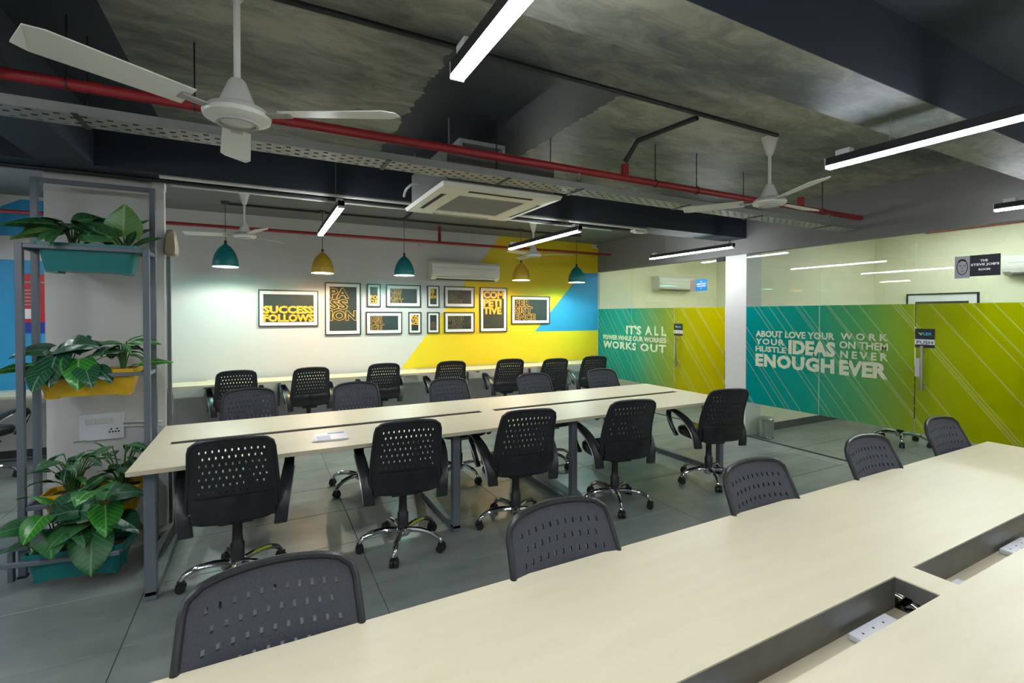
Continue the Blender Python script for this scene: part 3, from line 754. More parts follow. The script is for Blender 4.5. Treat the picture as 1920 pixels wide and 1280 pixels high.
# ================================================================== CEILING FANS
def fan(x, y, zb, r, az, label):
    """zb: height of the underside of the motor; az: direction of the first blade"""
    t = thing('ceiling_fan', label, 'fan', (x, y, zb), 0, 'white ceiling fans'); top = ZC-zb
    bm = bmesh.new(); lathe(bm, [(0,top-.135), (.018,top-.135), (.026,top-.12), (.056,top-.012), (.058,top), (0,top)], 20); obj('canopy', bm, 'fanw', t, True)
    bm = bmesh.new(); cyl(bm, (0,0,.12), (0,0,top-.12), .012, n=12); obj('downrod', bm, 'fanw', t, True)
    bm = bmesh.new(); lathe(bm, [(0,.165), (.022,.165), (.03,.155), (.062,.075), (.07,.062), (0,.062)], 20); obj('lower_canopy', bm, 'fanw', t, True)
    bm = bmesh.new(); lathe(bm, [(0,.0), (.05,.0), (.056,.004), (.085,.006), (.112,.018), (.116,.032), (.105,.05), (.08,.064), (0,.064)], 28); obj('motor', bm, 'fanw', t, True)
    bm = bmesh.new(); lathe(bm, [(.060,-.003), (.064,-.006), (.072,-.004), (.074,.004)], 28); obj('motor_ring', bm, 'acg', t, True)
    for k in range(3):
        a = az+k*2*pi/3
        bm = bmesh.new(); pv = None; n = 10
        for i in range(n+1):
            f = i/n; rr = .17+(r-.17)*f; wd = .050+.014*f
            if f > .9: wd *= .93
            if i == n: wd *= .72
            q = [bm.verts.new((rr, s*wd, .034+.012*s*.9+zz)) for s, zz in ((-1,0), (1,0), (1,.004), (-1,.004))]
            if pv:
                for j in range(4): bm.faces.new((pv[j], pv[(j+1)%4], q[(j+1)%4], q[j]))
            else: bm.faces.new(q)
            pv = q
        bm.faces.new(pv[::-1])
        o = obj('blade', bm, 'fanw', t); o.rotation_euler = (0,0,a)
        o2 = obj('blade_iron', box(.085, .20, -.022, .022, .028, .034, bevel=.002, seg=1), 'acg', o)
    return t
fan(-.075, 2.083, 2.305, .60, radians(-27), 'large white ceiling fan in foreground at upper left')
fan(3.345, 2.278, 2.39, .61, radians(3), 'white ceiling fan on the right hanging before the red pipe')
fan(-.155, 5.89, 2.40, .57, radians(48), 'white ceiling fan in back bay above leftmost pendant lamp')
fan(3.469, 5.975, 2.41, .57, radians(-35), 'white ceiling fan in back bay before the yellow wall')
fan(7.9, 1.4, 2.62, .55, radians(40), 'white ceiling fan inside the near glass room')

# ================================================================== PIPES, TRAY, CONDUITS
def pipe_thing(name, label, cat, path, r, m, heads=(), hangers=(), tees=(), n=14):
    P0 = Vector(path[0]); t = thing(name, label, cat, P0)
    bm = bmesh.new(); tube(bm, [Vector(p)-P0 for p in path], r, n=n); obj('pipe', bm, m, t, True)
    for h in hangers:
        q = Vector(h)-P0; bm = bmesh.new(); cyl(bm, q+Vector((0,0,r)), (q.x, q.y, ZC-P0.z), .004, n=6); obj('hanger_rod', bm, 'conduit', t)
        bm = bmesh.new(); tube(bm, [q+Vector((0, (r+.003)*cos(a*pi/6), (r+.003)*sin(a*pi/6))) for a in range(12)], .004, n=6, closed=True); obj('hanger_clip', bm, 'conduit', t, True)
    for h in heads:
        q = Vector(h)-P0; bm = bmesh.new()
        lathe(bm, [(0,-r*.2), (.014,-r*.2), (.014,-r-.012), (.009,-r-.016), (.009,-r-.04), (.018,-r-.043), (.018,-r-.046), (0,-r-.046)], 12, c=q); obj('sprinkler_head', bm, 'steel', t, True)
    for h, d in tees:
        q = Vector(h)-P0; d = Vector(d); bm = bmesh.new(); cyl(bm, q, q+d, r*1.15, n=12); obj('tee', bm, m, t, True)
    return t
pipe_thing('sprinkler_pipe', 'long red sprinkler pipe crossing under the front ceiling', 'pipe', [(-4.5, 2.78, 2.60), (5.585, 2.78, 2.60)], .026, 'red',
           heads=[(1.98, 2.78, 2.60), (5.0, 2.78, 2.60)], hangers=[(-.75, 2.78, 2.6), (-.28, 2.78, 2.6), (2.70, 2.78, 2.6), (3.15, 2.78, 2.6), (4.9, 2.78, 2.6)], tees=[((2.40, 2.78, 2.60), (0, 0, .10)), ((4.55, 2.78, 2.60), (0, 0, .10))])
pipe_thing('sprinkler_pipe', 'dark red sprinkler pipe along top of the painted back wall', 'pipe', [(-4.5, 6.85, 2.66), (5.585, 6.85, 2.66)], .02, 'red',
           heads=[(2.05, 6.85, 2.66), (5.2, 6.85, 2.66)], tees=[((2.36, 6.85, 2.66), (0, 0, .12)), ((2.36, 6.85, 2.66), (0, 0, .24))])
pipe_thing('sprinkler_pipe', 'red pipe along the top of the wall inside near glass room', 'pipe', [(8.55, 3.4, 2.78), (8.55, -3.5, 2.78)], .025, 'red')
pipe_thing('conduit_pipe', 'black conduit on the ceiling leading to right hand fan', 'conduit', [(-3, 2.19, 2.878), (3.30, 2.19, 2.878)], .014, 'conduit')
pipe_thing('conduit_pipe', 'black branch conduit rising from the red pipe tee', 'conduit', [(2.40, 2.78, 2.72), (2.45, 2.70, 2.86), (2.52, 2.22, 2.868)], .018, 'conduit')
pipe_thing('conduit_pipe', 'white conduit strapped under near edge of the main beam', 'conduit', [(-.63, 4.15, 2.560), (3.9, 4.15, 2.560)], .0135, 'pvc')
pipe_thing('conduit_pipe', 'black cable run under the middle of the main beam', 'conduit', [(-4.4, 4.27, 2.558), (3.75, 4.27, 2.558)], .015, 'conduit')
pipe_thing('conduit_pipe', 'thin white conduit under far edge of the main beam', 'conduit', [(-.60, 4.40, 2.562), (3.6, 4.40, 2.562)], .009, 'pvc')
pipe_thing('conduit_pipe', 'black conduit on back bay ceiling between pendant cords', 'conduit', [(-.40, 6.52, 2.880), (4.7, 6.52, 2.880)], .014, 'conduit')
pipe_thing('conduit_pipe', 'black conduit crossing back bay ceiling towards the cassette', 'conduit', [(1.735, 6.50, 2.880), (1.60, 4.46, 2.880)], .012, 'conduit')
pipe_thing('conduit_pipe', 'thin grey conduit just above the cable tray at left', 'conduit', [(-4.4, 2.98, 2.66), (.3, 2.98, 2.66)], .008, 'galv')
# perforated cable tray
t = thing('cable_tray', 'perforated galvanised cable tray hanging beside the red pipe', 'cable tray', (0, 2.85, 2.47))
bm = bmesh.new(); x0, x1 = -4.5, 5.5; yw = .085; pitch = .046
xs = [x0]; k = 0; x = x0+.02
while x < x1-.05: xs += [x, x+.023]; x += pitch
xs.append(x1); ys = [-yw, -.068, -.050, -.036, -.018, -.004, .014, .028, .046, .060, .072, yw]
G = [[bm.verts.new((a, b, 0)) for b in ys] for a in xs]
for i in range(len(xs)-1):
    for j in range(len(ys)-1):
        if i % 2 == 1 and j % 2 == 1 and ((i//2)+(j//2)) % 2 == 0: continue
        bm.faces.new((G[i][j], G[i+1][j], G[i+1][j+1], G[i][j+1]))
tr = obj('tray_floor', bm, 'galv', t); md = tr.modifiers.new('s', 'SOLIDIFY'); md.thickness = .0015
for s in (-1, 1): obj('tray_flange', box(x0, x1, s*yw-.001, s*yw+.001, 0, .042), 'galv', t)
for x in (-3.8, -2.4, -.72, .65, 1.42, 2.0, 3.05, 3.95, 5.0):
    obj('cross_bracket', box(x-.012, x+.012, -yw-.015, yw+.015, -.006, -.001), 'conduit', t)
    for s in ((1,) if x in (-.72, 1.42, 3.95) else ()):
        bm = bmesh.new(); cyl(bm, (x, s*(yw+.01), -.004), (x, s*(yw+.01), ZC-2.47), .0035, n=6); obj('hanger_rod', bm, 'conduit', t)
bm = bmesh.new()
for q in (-.04, -.01, .02, .045): tube(bm, [(x0+.05+i*.35, q+.008*sin(i*1.7+q*90), .010) for i in range(28)], .006, n=6)
obj('cables', bm, 'conduit', t)

# ================================================================== AIR CONDITIONERS
t = thing('ceiling_cassette', 'square white ceiling cassette air conditioner hanging before the main beam', 'air conditioner', (1.515, 3.445, 2.43))
h = .465
bm = bmesh.new()   # panel frame with a square opening and bevelled outer edge
def sq(r, z): return [bm.verts.new((sx*r, sy*r, z)) for sx, sy in ((-1,-1), (1,-1), (1,1), (-1,1))]
rs = [sq(h-.02, .045), sq(h, .03), sq(h-.012, .005), sq(h-.05, 0), sq(.275, -.004), sq(.265, .006)]
for A, B in zip(rs, rs[1:]):
    for j in range(4): bm.faces.new((A[j], A[(j+1)%4], B[(j+1)%4], B[j]))
bm.faces.new(rs[0][::-1])
obj('panel', bm, 'acw', t)
obj('intake_grille', boxes([(-.262, .262, -.262, .262, .004, .008)]+[(-.26, .26, -.25+i*.025, -.245+i*.025, .0005, .0045) for i in range(21)]), 'acg', t)
for k in range(4):
    o = obj('outlet_slot', boxes([(-.25, .25, -.402, -.365, -.003, .004)]), 'dark', t); o.rotation_euler = (0,0,k*pi/2)
    obj('louvre', box(-.245, .245, -.372, -.364, -.006, -.002), 'acw', o)
obj('body', box(-.42, .42, -.42, .42, .046, .29), 'galv', t)
for sx in (-1, 1):
    for sy in (-1, 1):
        bm = bmesh.new(); cyl(bm, (sx*.40, sy*.40, .29), (sx*.40, sy*.40, ZC-2.43), .005, n=6); obj('hanger_rod', bm, 'galv', t)
obj('drain_pipe', (lambda b: (tube(b, smooth_path([(-.42,.2,.17), (-.47,.22,.17), (-.50,.3,.14), (-.50,.36,.10)], 4), .010, n=8), b)[1])(bmesh.new()), 'pvc', t, True)
t = thing('duct_box', 'white open duct frame fixed between red pipe and cassette', 'duct', (1.50, 3.45, 2.74))
obj('frame', boxes([(-.19, -.165, -.1, .1, .0, .16), (.165, .19, -.1, .1, 0, .16), (-.165, .165, -.1, .1, 0, .03), (-.165, .165, -.1, .1, .13, .1601)]), 'pvc', t)
obj('dark_interior', box(-.165, .165, .02, .03, .03, .13), 'dark', t)  # dark sheet painted in for the shade inside the open duct
def split_ac(name, label, loc, rotz, wd=1.14, hh=.28, dep=.20):
    t = thing(name, label, 'air conditioner', loc, rotz)
    bm = bmesh.new(); prof = [(0,0), (-dep*.55,.0), (-dep*.92,.045), (-dep,.09), (-dep,hh-.035), (-dep+.03,hh), (0,hh)]
    A = [bm.verts.new((-wd/2, a, b)) for a, b in prof]; B = [bm.verts.new((wd/2, a, b)) for a, b in prof]
    bm.faces.new(A); bm.faces.new(B[::-1])
    for i in range(len(prof)): bm.faces.new((A[i], A[(i+1)%len(prof)], B[(i+1)%len(prof)], B[i]))
    obj('body', bm, 'acw', t)
    obj('front_panel', box(-wd/2+.03, wd/2-.03, -dep-.006, -dep+.001, .105, hh-.04, bevel=.003, seg=1), 'acw', t)
    obj('panel_line', boxes([(-wd/2+.06, wd/2-.06, -dep-.0075, -dep-.006, hh-.105, hh-.10)]), 'acg', t)
    o = obj('air_flap', box(-wd/2+.08, wd/2-.08, -.012, .03, -.004, .004), 'acw', t); o.location = (0, -dep*.9, .03); o.rotation_euler = (radians(-35), 0, 0)
    obj('outlet', box(-wd/2+.08, wd/2-.08, -dep*.85, -dep*.5, -.003, .001), 'dark', t)
    return t
split_ac('wall_air_conditioner', 'white split air conditioner on back wall above framed posters', (2.875, YB-.0035, 2.128), 0)
split_ac('wall_air_conditioner', 'white split air conditioner seen through the far glass room', (7.42, YB-.014, 2.07), 0, .98, .28, .20)
split_ac('wall_air_conditioner', 'white split air conditioner behind sign in near glass room', (XF-.001, 2.05, 2.10), -pi/2, 1.1, .26, .20)
# small ceiling items
t = thing('emergency_light', 'flat white fitting under the main beam left of pillar', 'fitting', (3.93, 4.30, 2.545))
obj('body', box(-.10, .10, -.045, .045, 0, .0295, bevel=.008), 'pvc', t); obj('lens', box(-.07, .07, -.03, .03, -.006, 0), 'signw', t)
t = thing('security_camera', 'small white security camera at top right corner of yellow wall', 'camera', (5.47, 7.12, 2.80))
obj('mount', box(-.03, .03, .04, .0995, .02, .08, bevel=.01), 'pvc', t)
bm = bmesh.new(); cyl(bm, (0, .05, .045), (0, -.05, .03), .034, n=16); obj('housing', bm, 'pvc', t, True)
bm = bmesh.new(); cyl(bm, (0, -.0501, .03), (0, -.054, .0295), .02, n=14); obj('lens', bm, 'dark', t, True)
t = thing('wall_speaker', 'beige tapered speaker fixed to side of the white post', 'speaker', (-.600, 4.40, 2.03))
bm = bmesh.new(); pv = None
for z, wx in ((0,.028), (.012,.040), (.06,.044), (.14,.036), (.185,.026), (.195,.018)):
    q = [bm.verts.new((wx*a, .05*b*wx/.04, z)) for a, b in ((-1,-.7), (-.7,-1), (.7,-1), (1,-.7), (1,.7), (.7,1), (-.7,1), (-1,.7))]
    if pv:
        for j in range(8): bm.faces.new((pv[j], pv[(j+1)%8], q[(j+1)%8], q[j]))
    else: bm.faces.new(q[::-1])
    pv = q
bm.faces.new(pv); obj('cabinet', bm, 'beige', t, True)
obj('bracket', box(-.042, -.03, -.02, .02, .07, .12), 'conduit', t)

# ================================================================== FRAMED POSTERS
def picture(x0, x1, z0, z1, words, style, label, fill=(0, 1, 0, 1), mount=.045, group='framed posters on the back wall'):
    t = thing('framed_poster', label, 'picture', ((x0+x1)/2, YB-.004, z0), 0, group); wd, h = x1-x0, z1-z0; a = wd/2; b = .014
    obj('frame', boxes([(-a, a, -.022, 0, 0, b), (-a, a, -.022, 0, h-b, h), (-a, -a+b, -.022, 0, b, h-b), (a-b, a, -.022, 0, b, h-b)]), 'fblack', t)
    obj('mount', box(-a+b, a-b, -.012, 0, b, h-b), 'matte', t)
    m_ = min(mount, wd*.16); px0, px1, pz0, pz1 = -a+b+m_, a-b-m_, b+m_, h-b-m_
    p = obj('print', box(px0, px1, -.0135, -.012, pz0, pz1), 'printd', t)
    fu0, fu1, fv0, fv1 = fill; pw, ph = px1-px0, pz1-pz0
    U0, U1, V0, V1 = px0+fu0*pw, px0+fu1*pw, pz0+fv0*ph, pz0+fv1*ph; n = len(words); items = []; rh = (V1-V0)/n
    for i, wo in enumerate(words):
        fw = 1.0
        if isinstance(wo, tuple): wo, fw = wo
        items.append((wo, U0, U0+(U1-U0)*fw, V1-(i+1)*rh+.03*rh, V1-i*rh-.03*rh))
    if style == 'solid':
        lettering([it+(.05,) for it in items], lambda u, v: (u, -.0142, v), 'lettering', 'ink', t)
    else:
        lettering([it+(.06,) for it in items], lambda u, v: (u, -.0142, v), 'letter_outline', 'ink' if style == 'outline' else 'inkdull', t)
        inn = []
        for s_, u0, u1, v0, v1 in items:
            q = text_verts(s_, .06); dx, dy = .035*(u1-u0)/q[2], .035*(v1-v0)/q[3]
            inn.append((s_, u0+dx, u1-dx, v0+dy, v1-dy, .025))
        lettering(inn, lambda u, v: (u, -.0148, v), 'lettering', 'printd', t)
    return t
picture(-.037, .705, 1.425, 1.92, ['SUCCESS', 'FOLLOWS'], 'solid', 'wide framed poster reading SUCCESS FOLLOWS in amber on black', (0, 1, 0, .6))
picture(.793, 1.283, 1.295, 2.042, [('PA', .72), ('SS', .68), ('ION', 1)], 'outline', 'tall framed poster reading PASSION in outlined letters', (0, 1, .22, .98))
picture(1.37, 1.569, 1.70, 2.037, ['FO', 'CUS'], 'solid', 'tiny framed poster with amber lower half, right of PASSION poster', (0, 1, 0, .52))
picture(1.648, 2.177, 1.70, 2.037, [('CRE', .8), ('ATI', .75), ('VITY', 1)], 'outline', 'framed poster reading CREATIVITY in upper row', (0, .52, 0, 1))
picture(1.353, 1.886, 1.295, 1.628, [('DIS', .85), ('CIPL', 1), ('INE', .85)], 'outline', 'framed poster reading DISCIPLINE in lower row', (0, .5, 0, 1))
picture(1.985, 2.184, 1.295, 1.625, ['PA', 'TIE', 'NCE'], 'solid', 'tiny framed poster with amber upper letters in lower row, right of DISCIPLINE poster', (0, 1, .36, 1))
picture(2.280, 2.478, 1.70, 2.035, [('BE', .7), ('IT', .7), 'NOW'], 'solid', 'tiny framed poster with amber letters at top, right of CREATIVITY poster', (0, 1, .36, 1))
picture(2.279, 2.477, 1.295, 1.625, ['GR', 'IT'], 'dull', 'tiny framed poster with bronze letters at bottom, on edge of yellow paint', (0, 1, 0, .55))
picture(2.558, 3.077, 1.70, 2.035, [('CON', .7), ('SIS', .6), ('TENCY', 1)], 'dull', 'dark framed poster with faint bronze letters in upper row under air conditioner', (0, .68, 0, 1))
picture(2.557, 3.076, 1.295, 1.625, [('DETER', 1), ('MINA', .95), ('TION', .8)], 'dull', 'dark framed poster with faint bronze letters in lower row on yellow paint', (0, .75, 0, 1))
picture(3.172, 3.671, 1.298, 2.035, [('COM', 1), ('PETI', .88), ('TIVE', .88)], 'solid', 'tall framed poster reading COMPETITIVE in amber', (0, 1, .37, 1))
picture(3.753, 4.518, 1.425, 1.905, [('PER', .75), ('SIST', .85), ('ENCE', 1)], 'outline', 'wide framed poster reading PERSISTENCE on yellow and blue paint', (0, .64, 0, 1))
# picture in the glass room, on the far wall (faces -x)
t = thing('framed_poster', 'dark framed picture on far wall of near glass room', 'picture', (XF-.002, 3.30, 1.30))
obj('frame', boxes([(-.03, 0, -.42, .42, 0, .02), (-.03, 0, -.42, .42, .58, .60), (-.03, 0, -.42, -.40, .02, .58), (-.03, 0, .40, .42, .02, .58)]), 'fblack', t)
obj('mount', box(-.015, 0, -.40, .40, .02, .58), 'matte', t); obj('print', box(-.018, -.015, -.31, .31, .10, .48), 'printd', t)
# red and blue mural panel at far left
t = thing('mural_panel', 'red and blue printed mural panel on blue wall at far left', 'poster', (-2.26, YB-.004, 1.38))
obj('red_field', box(-.11, .13, -.004, 0, .12, .66), 'redp', t)
obj('blue_base', box(-.11, .13, -.005, 0, 0, .12), 'navy', t)
obj('white_label', box(-.08, .02, -.006, -.004, .16, .27), 'signw', t)
obj('white_bars', boxes([(-.10, .12, -.006, -.004, .56, .575)]+[(-.07, .0, -.006, -.004, .31+i*.04, .325+i*.04) for i in range(5)]), 'signg', t)

# ================================================================== PLANT RACK AND PLANTERS
t = thing('plant_rack', 'grey steel plant rack in front of the white pillar', 'rack', (-.98, 4.04, 0)); ox, oy = -.98, 4.04
def bar(name, x0, x1, y0, y1, z0, z1, parent, m='slate'): return obj(name, box(x0-ox, x1-ox, y0-oy, y1-oy, z0, z1, bevel=.002, seg=1), m, parent)
for x in (-1.288, -.672):
    bar('post', x-.0175, x+.0175, 3.91, 3.945, .012, 2.02, t); bar('post', x-.0175, x+.0175, 4.14, 4.175, .012, 2.47, t)
    for y_ in (3.9275, 4.1575): bar('foot', x-.022, x+.022, y_-.022, y_+.022, 0, .012, t, 'rubber')
    for z in (2.00, 1.195, .40): bar('side_rail', x-.0125, x+.0125, 3.945, 4.14, z-.0125, z+.0125, t)
for z in (2.005, 1.200, .41):
    bar('front_rail', -1.27, -.69, 3.915, 3.940, z-.0125, z+.0125, t); bar('rear_rail', -1.27, -.69, 4.145, 4.170, z-.0125, z+.0125, t)
bar('top_rail', -1.27, -.69, 4.143, 4.172, 2.44, 2.47, t)
def planter(x, y, z, wd, dep, h, m, label, rot=0):
    t = thing('planter_box', label, 'planter', (x, y, z), rot, 'rectangular planters')
    bm = bmesh.new(); rings = []
    for zz, f, g_ in ((0,.86,.78), (.02,.87,.80), (h-.03,.965,.95), (h-.03,1.03,1.06), (h,1.03,1.06), (h,.985,.96), (h-.025,.96,.92), (h-.028,.9,.85)):
        a, b = wd/2*f, dep/2*g_; c_ = .02
        rings.append([bm.verts.new((px, py, zz)) for px, py in ((-a+c_,-b), (a-c_,-b), (a,-b+c_), (a,b-c_), (a-c_,b), (-a+c_,b), (-a,b-c_), (-a,-b+c_))])
    for A, B in zip(rings, rings[1:]):
        for j in range(8): bm.faces.new((A[j], A[(j+1)%8], B[(j+1)%8], B[j]))
    bm.faces.new(rings[0][::-1])
    obj('trough_body', bm, m, t)
    a, b = wd/2*.955, dep/2*.90
    obj('soil', box(-a, a, -b, b, h-.045, h-.03), 'soil', t)
    for sx in (-1, 1): obj('foot', box(sx*wd*.36-.03, sx*wd*.36+.03, -dep*.36, dep*.36, -.010, .002), m, t)
    return t
planter(-.975, 4.04, 1.862, .50, .19, .175, 'tealp', 'teal planter on top shelf of the rack')
planter(-.985, 4.04, 1.070, .50, .19, .165, 'yelp', 'yellow planter on middle shelf of the rack')
planter(-.965, 4.04, .300, .50, .19, .165, 'yelp', 'yellow planter on lowest rack shelf, mostly hidden by leaves')
# the low stand pushed in front, slightly askew
RZ = radians(-10)
t = thing('plant_stand', 'low grey stand holding teal planter in front of the rack', 'stand', (-1.05, 3.735, 0), RZ)
for y_ in (-.118, .118): obj('rail', box(-.46, .33, y_-.0125, y_+.0125, .175, .20, bevel=.002, seg=1), 'slate', t)
for x in (-.448, .318): obj('cross_rail', box(x-.0125, x+.0125, -.1055, .1055, .175, .20, bevel=.002, seg=1), 'slate', t)
for x, y_ in ((-.30, -.105), (-.30, .105), (.20, .105)): obj('leg', box(x-.0125, x+.0125, y_-.0125, y_+.0125, 0, .175), 'slate', t)
planter(-.96, 3.715, .062, .47, .20, .165, 'tealp', 'teal planter on low stand near the floor', RZ)

# leaves ------------------------------------------------------------
def leaf_mesh(name, kind, bend, m):
    bm = bmesh.new(); n = 9; prev = None
    yv, zv, ang = 0, 0, 0
    for i in range(n+1):
        t_ = i/n
        if kind == 'heart': wv = .44*(sin(pi*min(1, (t_*.93+.07))**.55))**.75 if t_ < 1 else 0
        elif kind == 'lance': wv = .17*sin(pi*t_**.8)**.9 if 0 < t_ < 1 else 0
        else: wv = .30*sin(pi*t_**.75)**.85 if 0 < t_ < 1 else 0
        wv = max(wv, .012)
        ang = -bend*t_
        q = []
        for u in (-1, -.5, 0, .5, 1):
            back = .10*abs(u)**2 if (kind == 'heart' and t_ < .3) else 0
            q.append(bm.verts.new((u*wv, yv-back*(1-t_/.3 if t_ < .3 else 0), zv+.16*abs(u)*wv*1.6-.06*abs(u)**3+.012*sin(9*t_+u*2))))
        if prev:
            for j in range(4): bm.faces.new((prev[j], prev[j+1], q[j+1], q[j]))
        prev = q; yv += cos(ang)/n; zv += sin(ang)/n
    me = mesh_of(bm, name, True); me.materials.append(M[m]); return me
LM = {}
def LEAF(kind, bend, m):
    k = (kind, bend, m)
    if k not in LM: LM[k] = leaf_mesh('leaf', kind, bend, m)
    return LM[k]
def plant(x, y, z, label, spec, group='plants in the planters', rot=0):
    """spec: list of (dx,dy,dz of leaf base, azimuth deg (0 = +y, 90 = +x), elevation deg, length, kind, bend, material, roll)"""
    t = thing('leafy_plant', label, 'plant', (x, y, z), rot, group); bm = bmesh.new()
    for i, (dx, dy, dz, az, el, ln, kind, bend, m, roll) in enumerate(spec):
        o = bpy.data.objects.new('leaf', LEAF(kind, bend, m)); C.objects.link(o); o.parent = t
        a, e_ = radians(az), radians(el)
        d = Vector((sin(a)*cos(e_), cos(a)*cos(e_), sin(e_))); up = Vector((-sin(a)*sin(e_), -cos(a)*sin(e_), cos(e_))); rt = d.cross(up)
        r_ = radians(roll); rt2 = rt*cos(r_)+up*sin(r_); up2 = up*cos(r_)-rt*sin(r_)
        o.matrix_local = Matrix(((rt2.x*ln, d.x*ln, up2.x*ln, dx), (rt2.y*ln, d.y*ln, up2.y*ln, dy), (rt2.z*ln, d.z*ln, up2.z*ln, dz), (0,0,0,1)))
        tube(bm, smooth_path([(dx*.15, dy*.15, -.02), (dx*.55, dy*.55, dz*.65), (dx, dy, dz)], 3), [.0045]*3+[.0035]*4, n=5)
    obj('stems', bm, 'stem', t, True)
    return t
R = random.Random(11)
def bush(n, hmin, hmax, spread, lmin, lmax, kinds, elr=(-25, 40), azr=(0, 360), flat=.6):
    out = []
    for i in range(n):
        az = azr[0]+(azr[1]-azr[0])*((i+R.random()*.7)/n); hh = hmin+(hmax-hmin)*R.random(); f = spread*(.35+.65*R.random())
        k = R.choice(kinds)
        out.append((f*sin(radians(az)), f*cos(radians(az))*flat, hh, az+R.uniform(-25,25), R.uniform(*elr), R.uniform(lmin, lmax), k[0], k[1], k[2], R.uniform(-25,25)))
    return out
# top shelf
plant(-1.07, 4.04, 2.02, 'drooping dark plant on left of top shelf',
      bush(10, .10, .17, .09, .17, .25, [('oval', 1.0, 'leafm'), ('lance', .9, 'leafm'), ('oval', 1.0, 'leafd')], (-12, 25)) +
      [(-.03,-.04,.12,-90,12,.28,'lance',.7,'leafm',-40), (-.02,-.05,.09,-80,2,.27,'lance',.6,'leafl',-30), (.0,-.03,.15,60,30,.24,'oval',.8,'leafm',-40), (.03,-.05,.12,140,5,.17,'oval',.9,'leafd',10), (.02,-.05,.07,100,10,.24,'oval',.8,'leafm',-50)])
plant(-.80, 4.03, 2.02, 'plant with one broad upright light green leaf on top shelf',
      [(.0,-.05,.08,-5,80,.24,'heart',.25,'leafl',5), (.03,.02,.06,60,55,.15,'heart',.5,'leafd',20), (-.05,-.02,.10,-70,25,.20,'heart',.9,'leafd',-10),
       (-.02,-.05,.04,-95,35,.26,'oval',.9,'leafm',-45), (.02,-.05,.02,150,50,.16,'lance',.6,'leafm',0), (.04,-.03,.02,80,40,.18,'lance',.7,'leafm',30), (.02,-.02,.14,75,40,.13,'lance',.3,'leafl',30), (-.03,-.06,.02,-60,60,.14,'lance',.4,'leafl',0), (-.06,.0,.05,-80,15,.18,'oval',.9,'leafd',0)])
# middle shelf
plant(-1.10, 4.03, 1.21, 'plant with large dark veined leaves on middle shelf',
      [(-.02,-.09,.14,200,-55,.22,'heart',.6,'leafd',0), (.08,-.11,.10,165,-62,.20,'heart',.5,'leafg',5), (-.02,-.05,.17,120,20,.22,'heart',.9,'leafd',-35), (-.08,-.03,.15,-95,10,.20,'heart',.9,'leafd',25),
       (.05,0,.15,60,30,.19,'heart',.8,'leafm',-20), (-.10,-.06,.07,-85,-4,.25,'lance',.3,'leafg',-40), (.02,-.02,.13,20,50,.20,'heart',.6,'leafd',0), (.13,-.06,.12,90,25,.17,'oval',.8,'leafm',-30),
       (.11,-.11,.06,150,-45,.16,'heart',.6,'leafd',-15), (-.07,-.10,.07,215,-50,.18,'heart',.6,'leafd',15), (.14,-.09,.06,120,-30,.17,'oval',.7,'leafd',-30), (-.04,-.02,.06,-120,20,.15,'heart',.6,'leafg',10)])
plant(-.82, 4.03, 1.21, 'umbrella leaved green plant on right of middle shelf',
      bush(11, .10, .19, .06, .11, .17, [('lance', .8, 'leafm'), ('oval', .8, 'leafd'), ('lance', .7, 'leafg')], (-15, 20)) +
      [(.03,-.03,.19,85,12,.19,'lance',.8,'leafg',-40), (.0,-.03,.19,-80,10,.15,'lance',.5,'leafm',30), (.02,.0,.20,60,30,.14,'lance',.5,'leafg',0), (.08,-.04,.05,95,10,.20,'lance',.4,'leafg',-40)])
# low shelf
plant(-1.08, 4.03, .44, 'bushy dark green plant on left of lowest rack shelf',
      bush(22, .05, .27, .12, .11, .17, [('oval', .8, 'leafm'), ('lance', .8, 'leafd'), ('oval', .9, 'leafd'), ('lance', .7, 'leafg')], (-20, 40)))
plant(-.83, 4.03, .44, 'bushy mid green plant on right of lowest rack shelf',
      bush(24, .06, .30, .13, .11, .17, [('oval', .8, 'leafm'), ('lance', .8, 'leafm'), ('oval', .9, 'leafd'), ('lance', .7, 'leafg')], (-20, 40)))
# bottom planter
plant(-1.07, 3.715, .235, 'glossy bright green plant on left of the low stand',
      [(-.04,-.06,.20,200,-20,.17,'heart',.6,'leafg',0), (-.03,-.03,.26,-60,35,.17,'heart',.9,'leafg',-25), (.0,-.05,.12,170,-12,.22,'heart',.6,'leafm',-10), (-.11,-.02,.14,-100,10,.19,'heart',.8,'leafm',20),
       (.06,-.03,.18,100,15,.20,'heart',.9,'leafd',-30), (.10,-.05,.12,150,-8,.19,'heart',.7,'leafm',10), (.02,.05,.20,20,40,.18,'heart',.7,'leafd',0), (-.10,-.03,.05,-110,5,.13,'heart',.5,'leafm',0), (.0,.02,.16,80,30,.20,'heart',.8,'leafd',-15), (-.02,-.03,.08,190,5,.17,'heart',.7,'leafd',10)])
plant(-.86, 3.69, .235, 'glossy broad leaved plant on right of the low stand, one leaf hanging over edge',
      [(-.03,-.03,.30,190,25,.19,'heart',1.1,'leafg',0), (.03,-.05,.22,165,-40,.19,'heart',.5,'leafg',5), (-.02,-.10,.08,178,-72,.24,'heart',.3,'leafm',0), (.05,.0,.26,85,10,.18,'heart',.9,'leafd',-20),
       (-.10,-.02,.20,-95,5,.20,'heart',.8,'leafd',20), (.07,-.04,.14,130,-10,.19,'heart',.6,'leafd',-10), (-.10,-.04,.13,210,-5,.18,'heart',.7,'leafm',10), (.0,.05,.22,10,40,.18,'heart',.7,'leafm',0), (.07,-.02,.08,110,0,.16,'heart',.5,'leafd',-20), (.05,.04,.18,60,25,.18,'heart',.7,'leafm',0)])

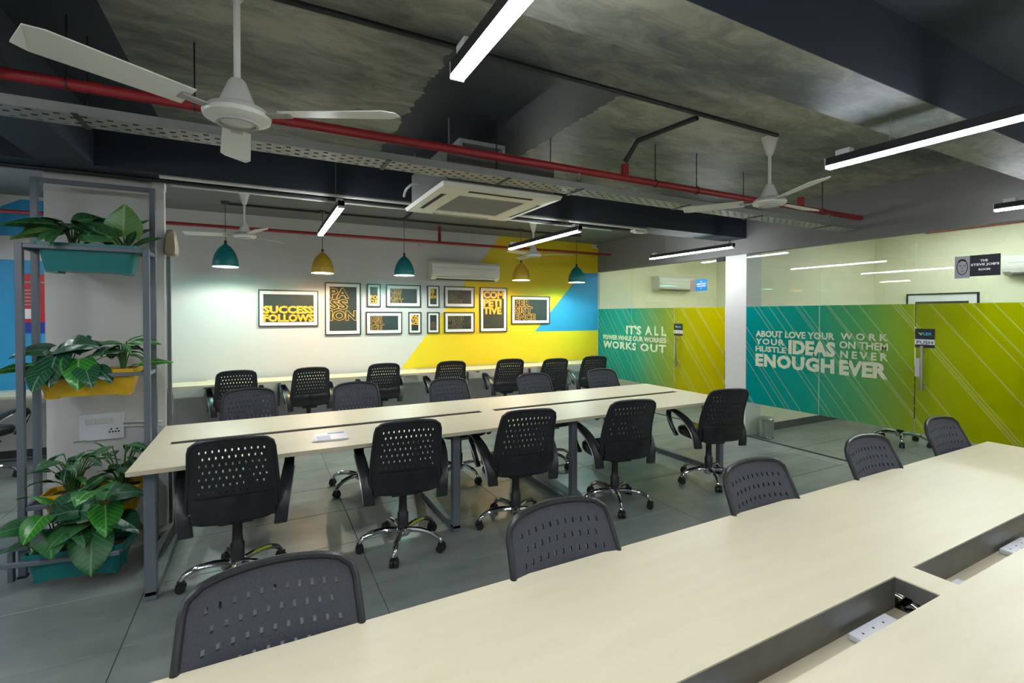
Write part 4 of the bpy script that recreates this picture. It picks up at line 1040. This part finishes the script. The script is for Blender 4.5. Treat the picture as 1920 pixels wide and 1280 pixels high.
# switchboard on the pillar
t = thing('switch_board', 'white switch board with sockets and two white conduits on left pillar', 'switch board', (-1.02, 4.424, .69))
obj('plate', box(-.125, .125, -.03, 0, 0, .19, bevel=.006), 'socket', t)
for i in range(6): obj('switch', box(-.085+i*.027, -.064+i*.027, -.035, -.03, .115, .155, bevel=.002, seg=1), 'pvc', t)
for i in range(2):
    bm = bmesh.new()
    for dx, dz in ((0,.012), (-.009,-.008), (.009,-.008)): cyl(bm, (.055+i*.034+dx, -.0301, .062+dz), (.055+i*.034+dx, -.0325, .062+dz), .006, n=8)
    obj('outlet', bm, 'signk', t)
for dz in (.115, .085):
    bm = bmesh.new(); tube(bm, smooth_path([(.12, -.018, dz), (.2, -.02, dz-.002), (.30, -.03, dz-.012), (.36, -.036, dz-.016)], 4), .009, n=8); obj('conduit', bm, 'pvc', t, True)

# ================================================================== PEDAL BIN + MEETING TABLE IN THE GLASS ROOMS
t = thing('pedal_bin', 'stainless pedal bin just behind glass beside the pillar', 'bin', (5.78, 3.97, 0))
bm = bmesh.new(); lathe(bm, [(0,.012), (.096,.012), (.098,.02), (.098,.225), (0,.225)], 28); obj('body', bm, 'steel', t, True)
bm = bmesh.new(); lathe(bm, [(.100,.226), (.101,.245), (.085,.262), (.04,.27), (0,.272)], 28); obj('lid', bm, 'steel', t, True)
bm = bmesh.new(); lathe(bm, [(0,0), (.100,0), (.100,.0115), (0,.0115)], 28); obj('base', bm, 'black', t, True)
obj('pedal', box(-.155, -.09, -.03, .03, .014, .024, bevel=.003, seg=1), 'steel', t).rotation_euler = (0, 0, .9)
obj('hinge', box(.095, .115, -.03, .03, .2, .25), 'black', t)
t = thing('meeting_table', 'round dark meeting table blurred behind lime film', 'table', (7.45, 1.9, 0))
bm = bmesh.new(); lathe(bm, [(0,.72), (.53,.72), (.55,.735), (.53,.75), (0,.75)], 36); obj('top', bm, 'trough', t, True)
bm = bmesh.new(); lathe(bm, [(0,0), (.28,0), (.28,.015), (.05,.03), (.04,.05), (.04,.70), (.12,.72), (0,.72)], 24); obj('pedestal', bm, 'black', t, True)
t = thing('meeting_table', 'dark meeting table blurred behind teal film of far room', 'table', (6.9, 6.2, 0))
obj('top', box(-.35, .35, -.6, .6, .72, .75, bevel=.004, seg=1), 'trough', t)
for sx in (-1, 1):
    for sy in (-1, 1): obj('leg', box(sx*.3-.02, sx*.3+.02, sy*.54-.02, sy*.54+.02, 0, .72), 'slate', t)
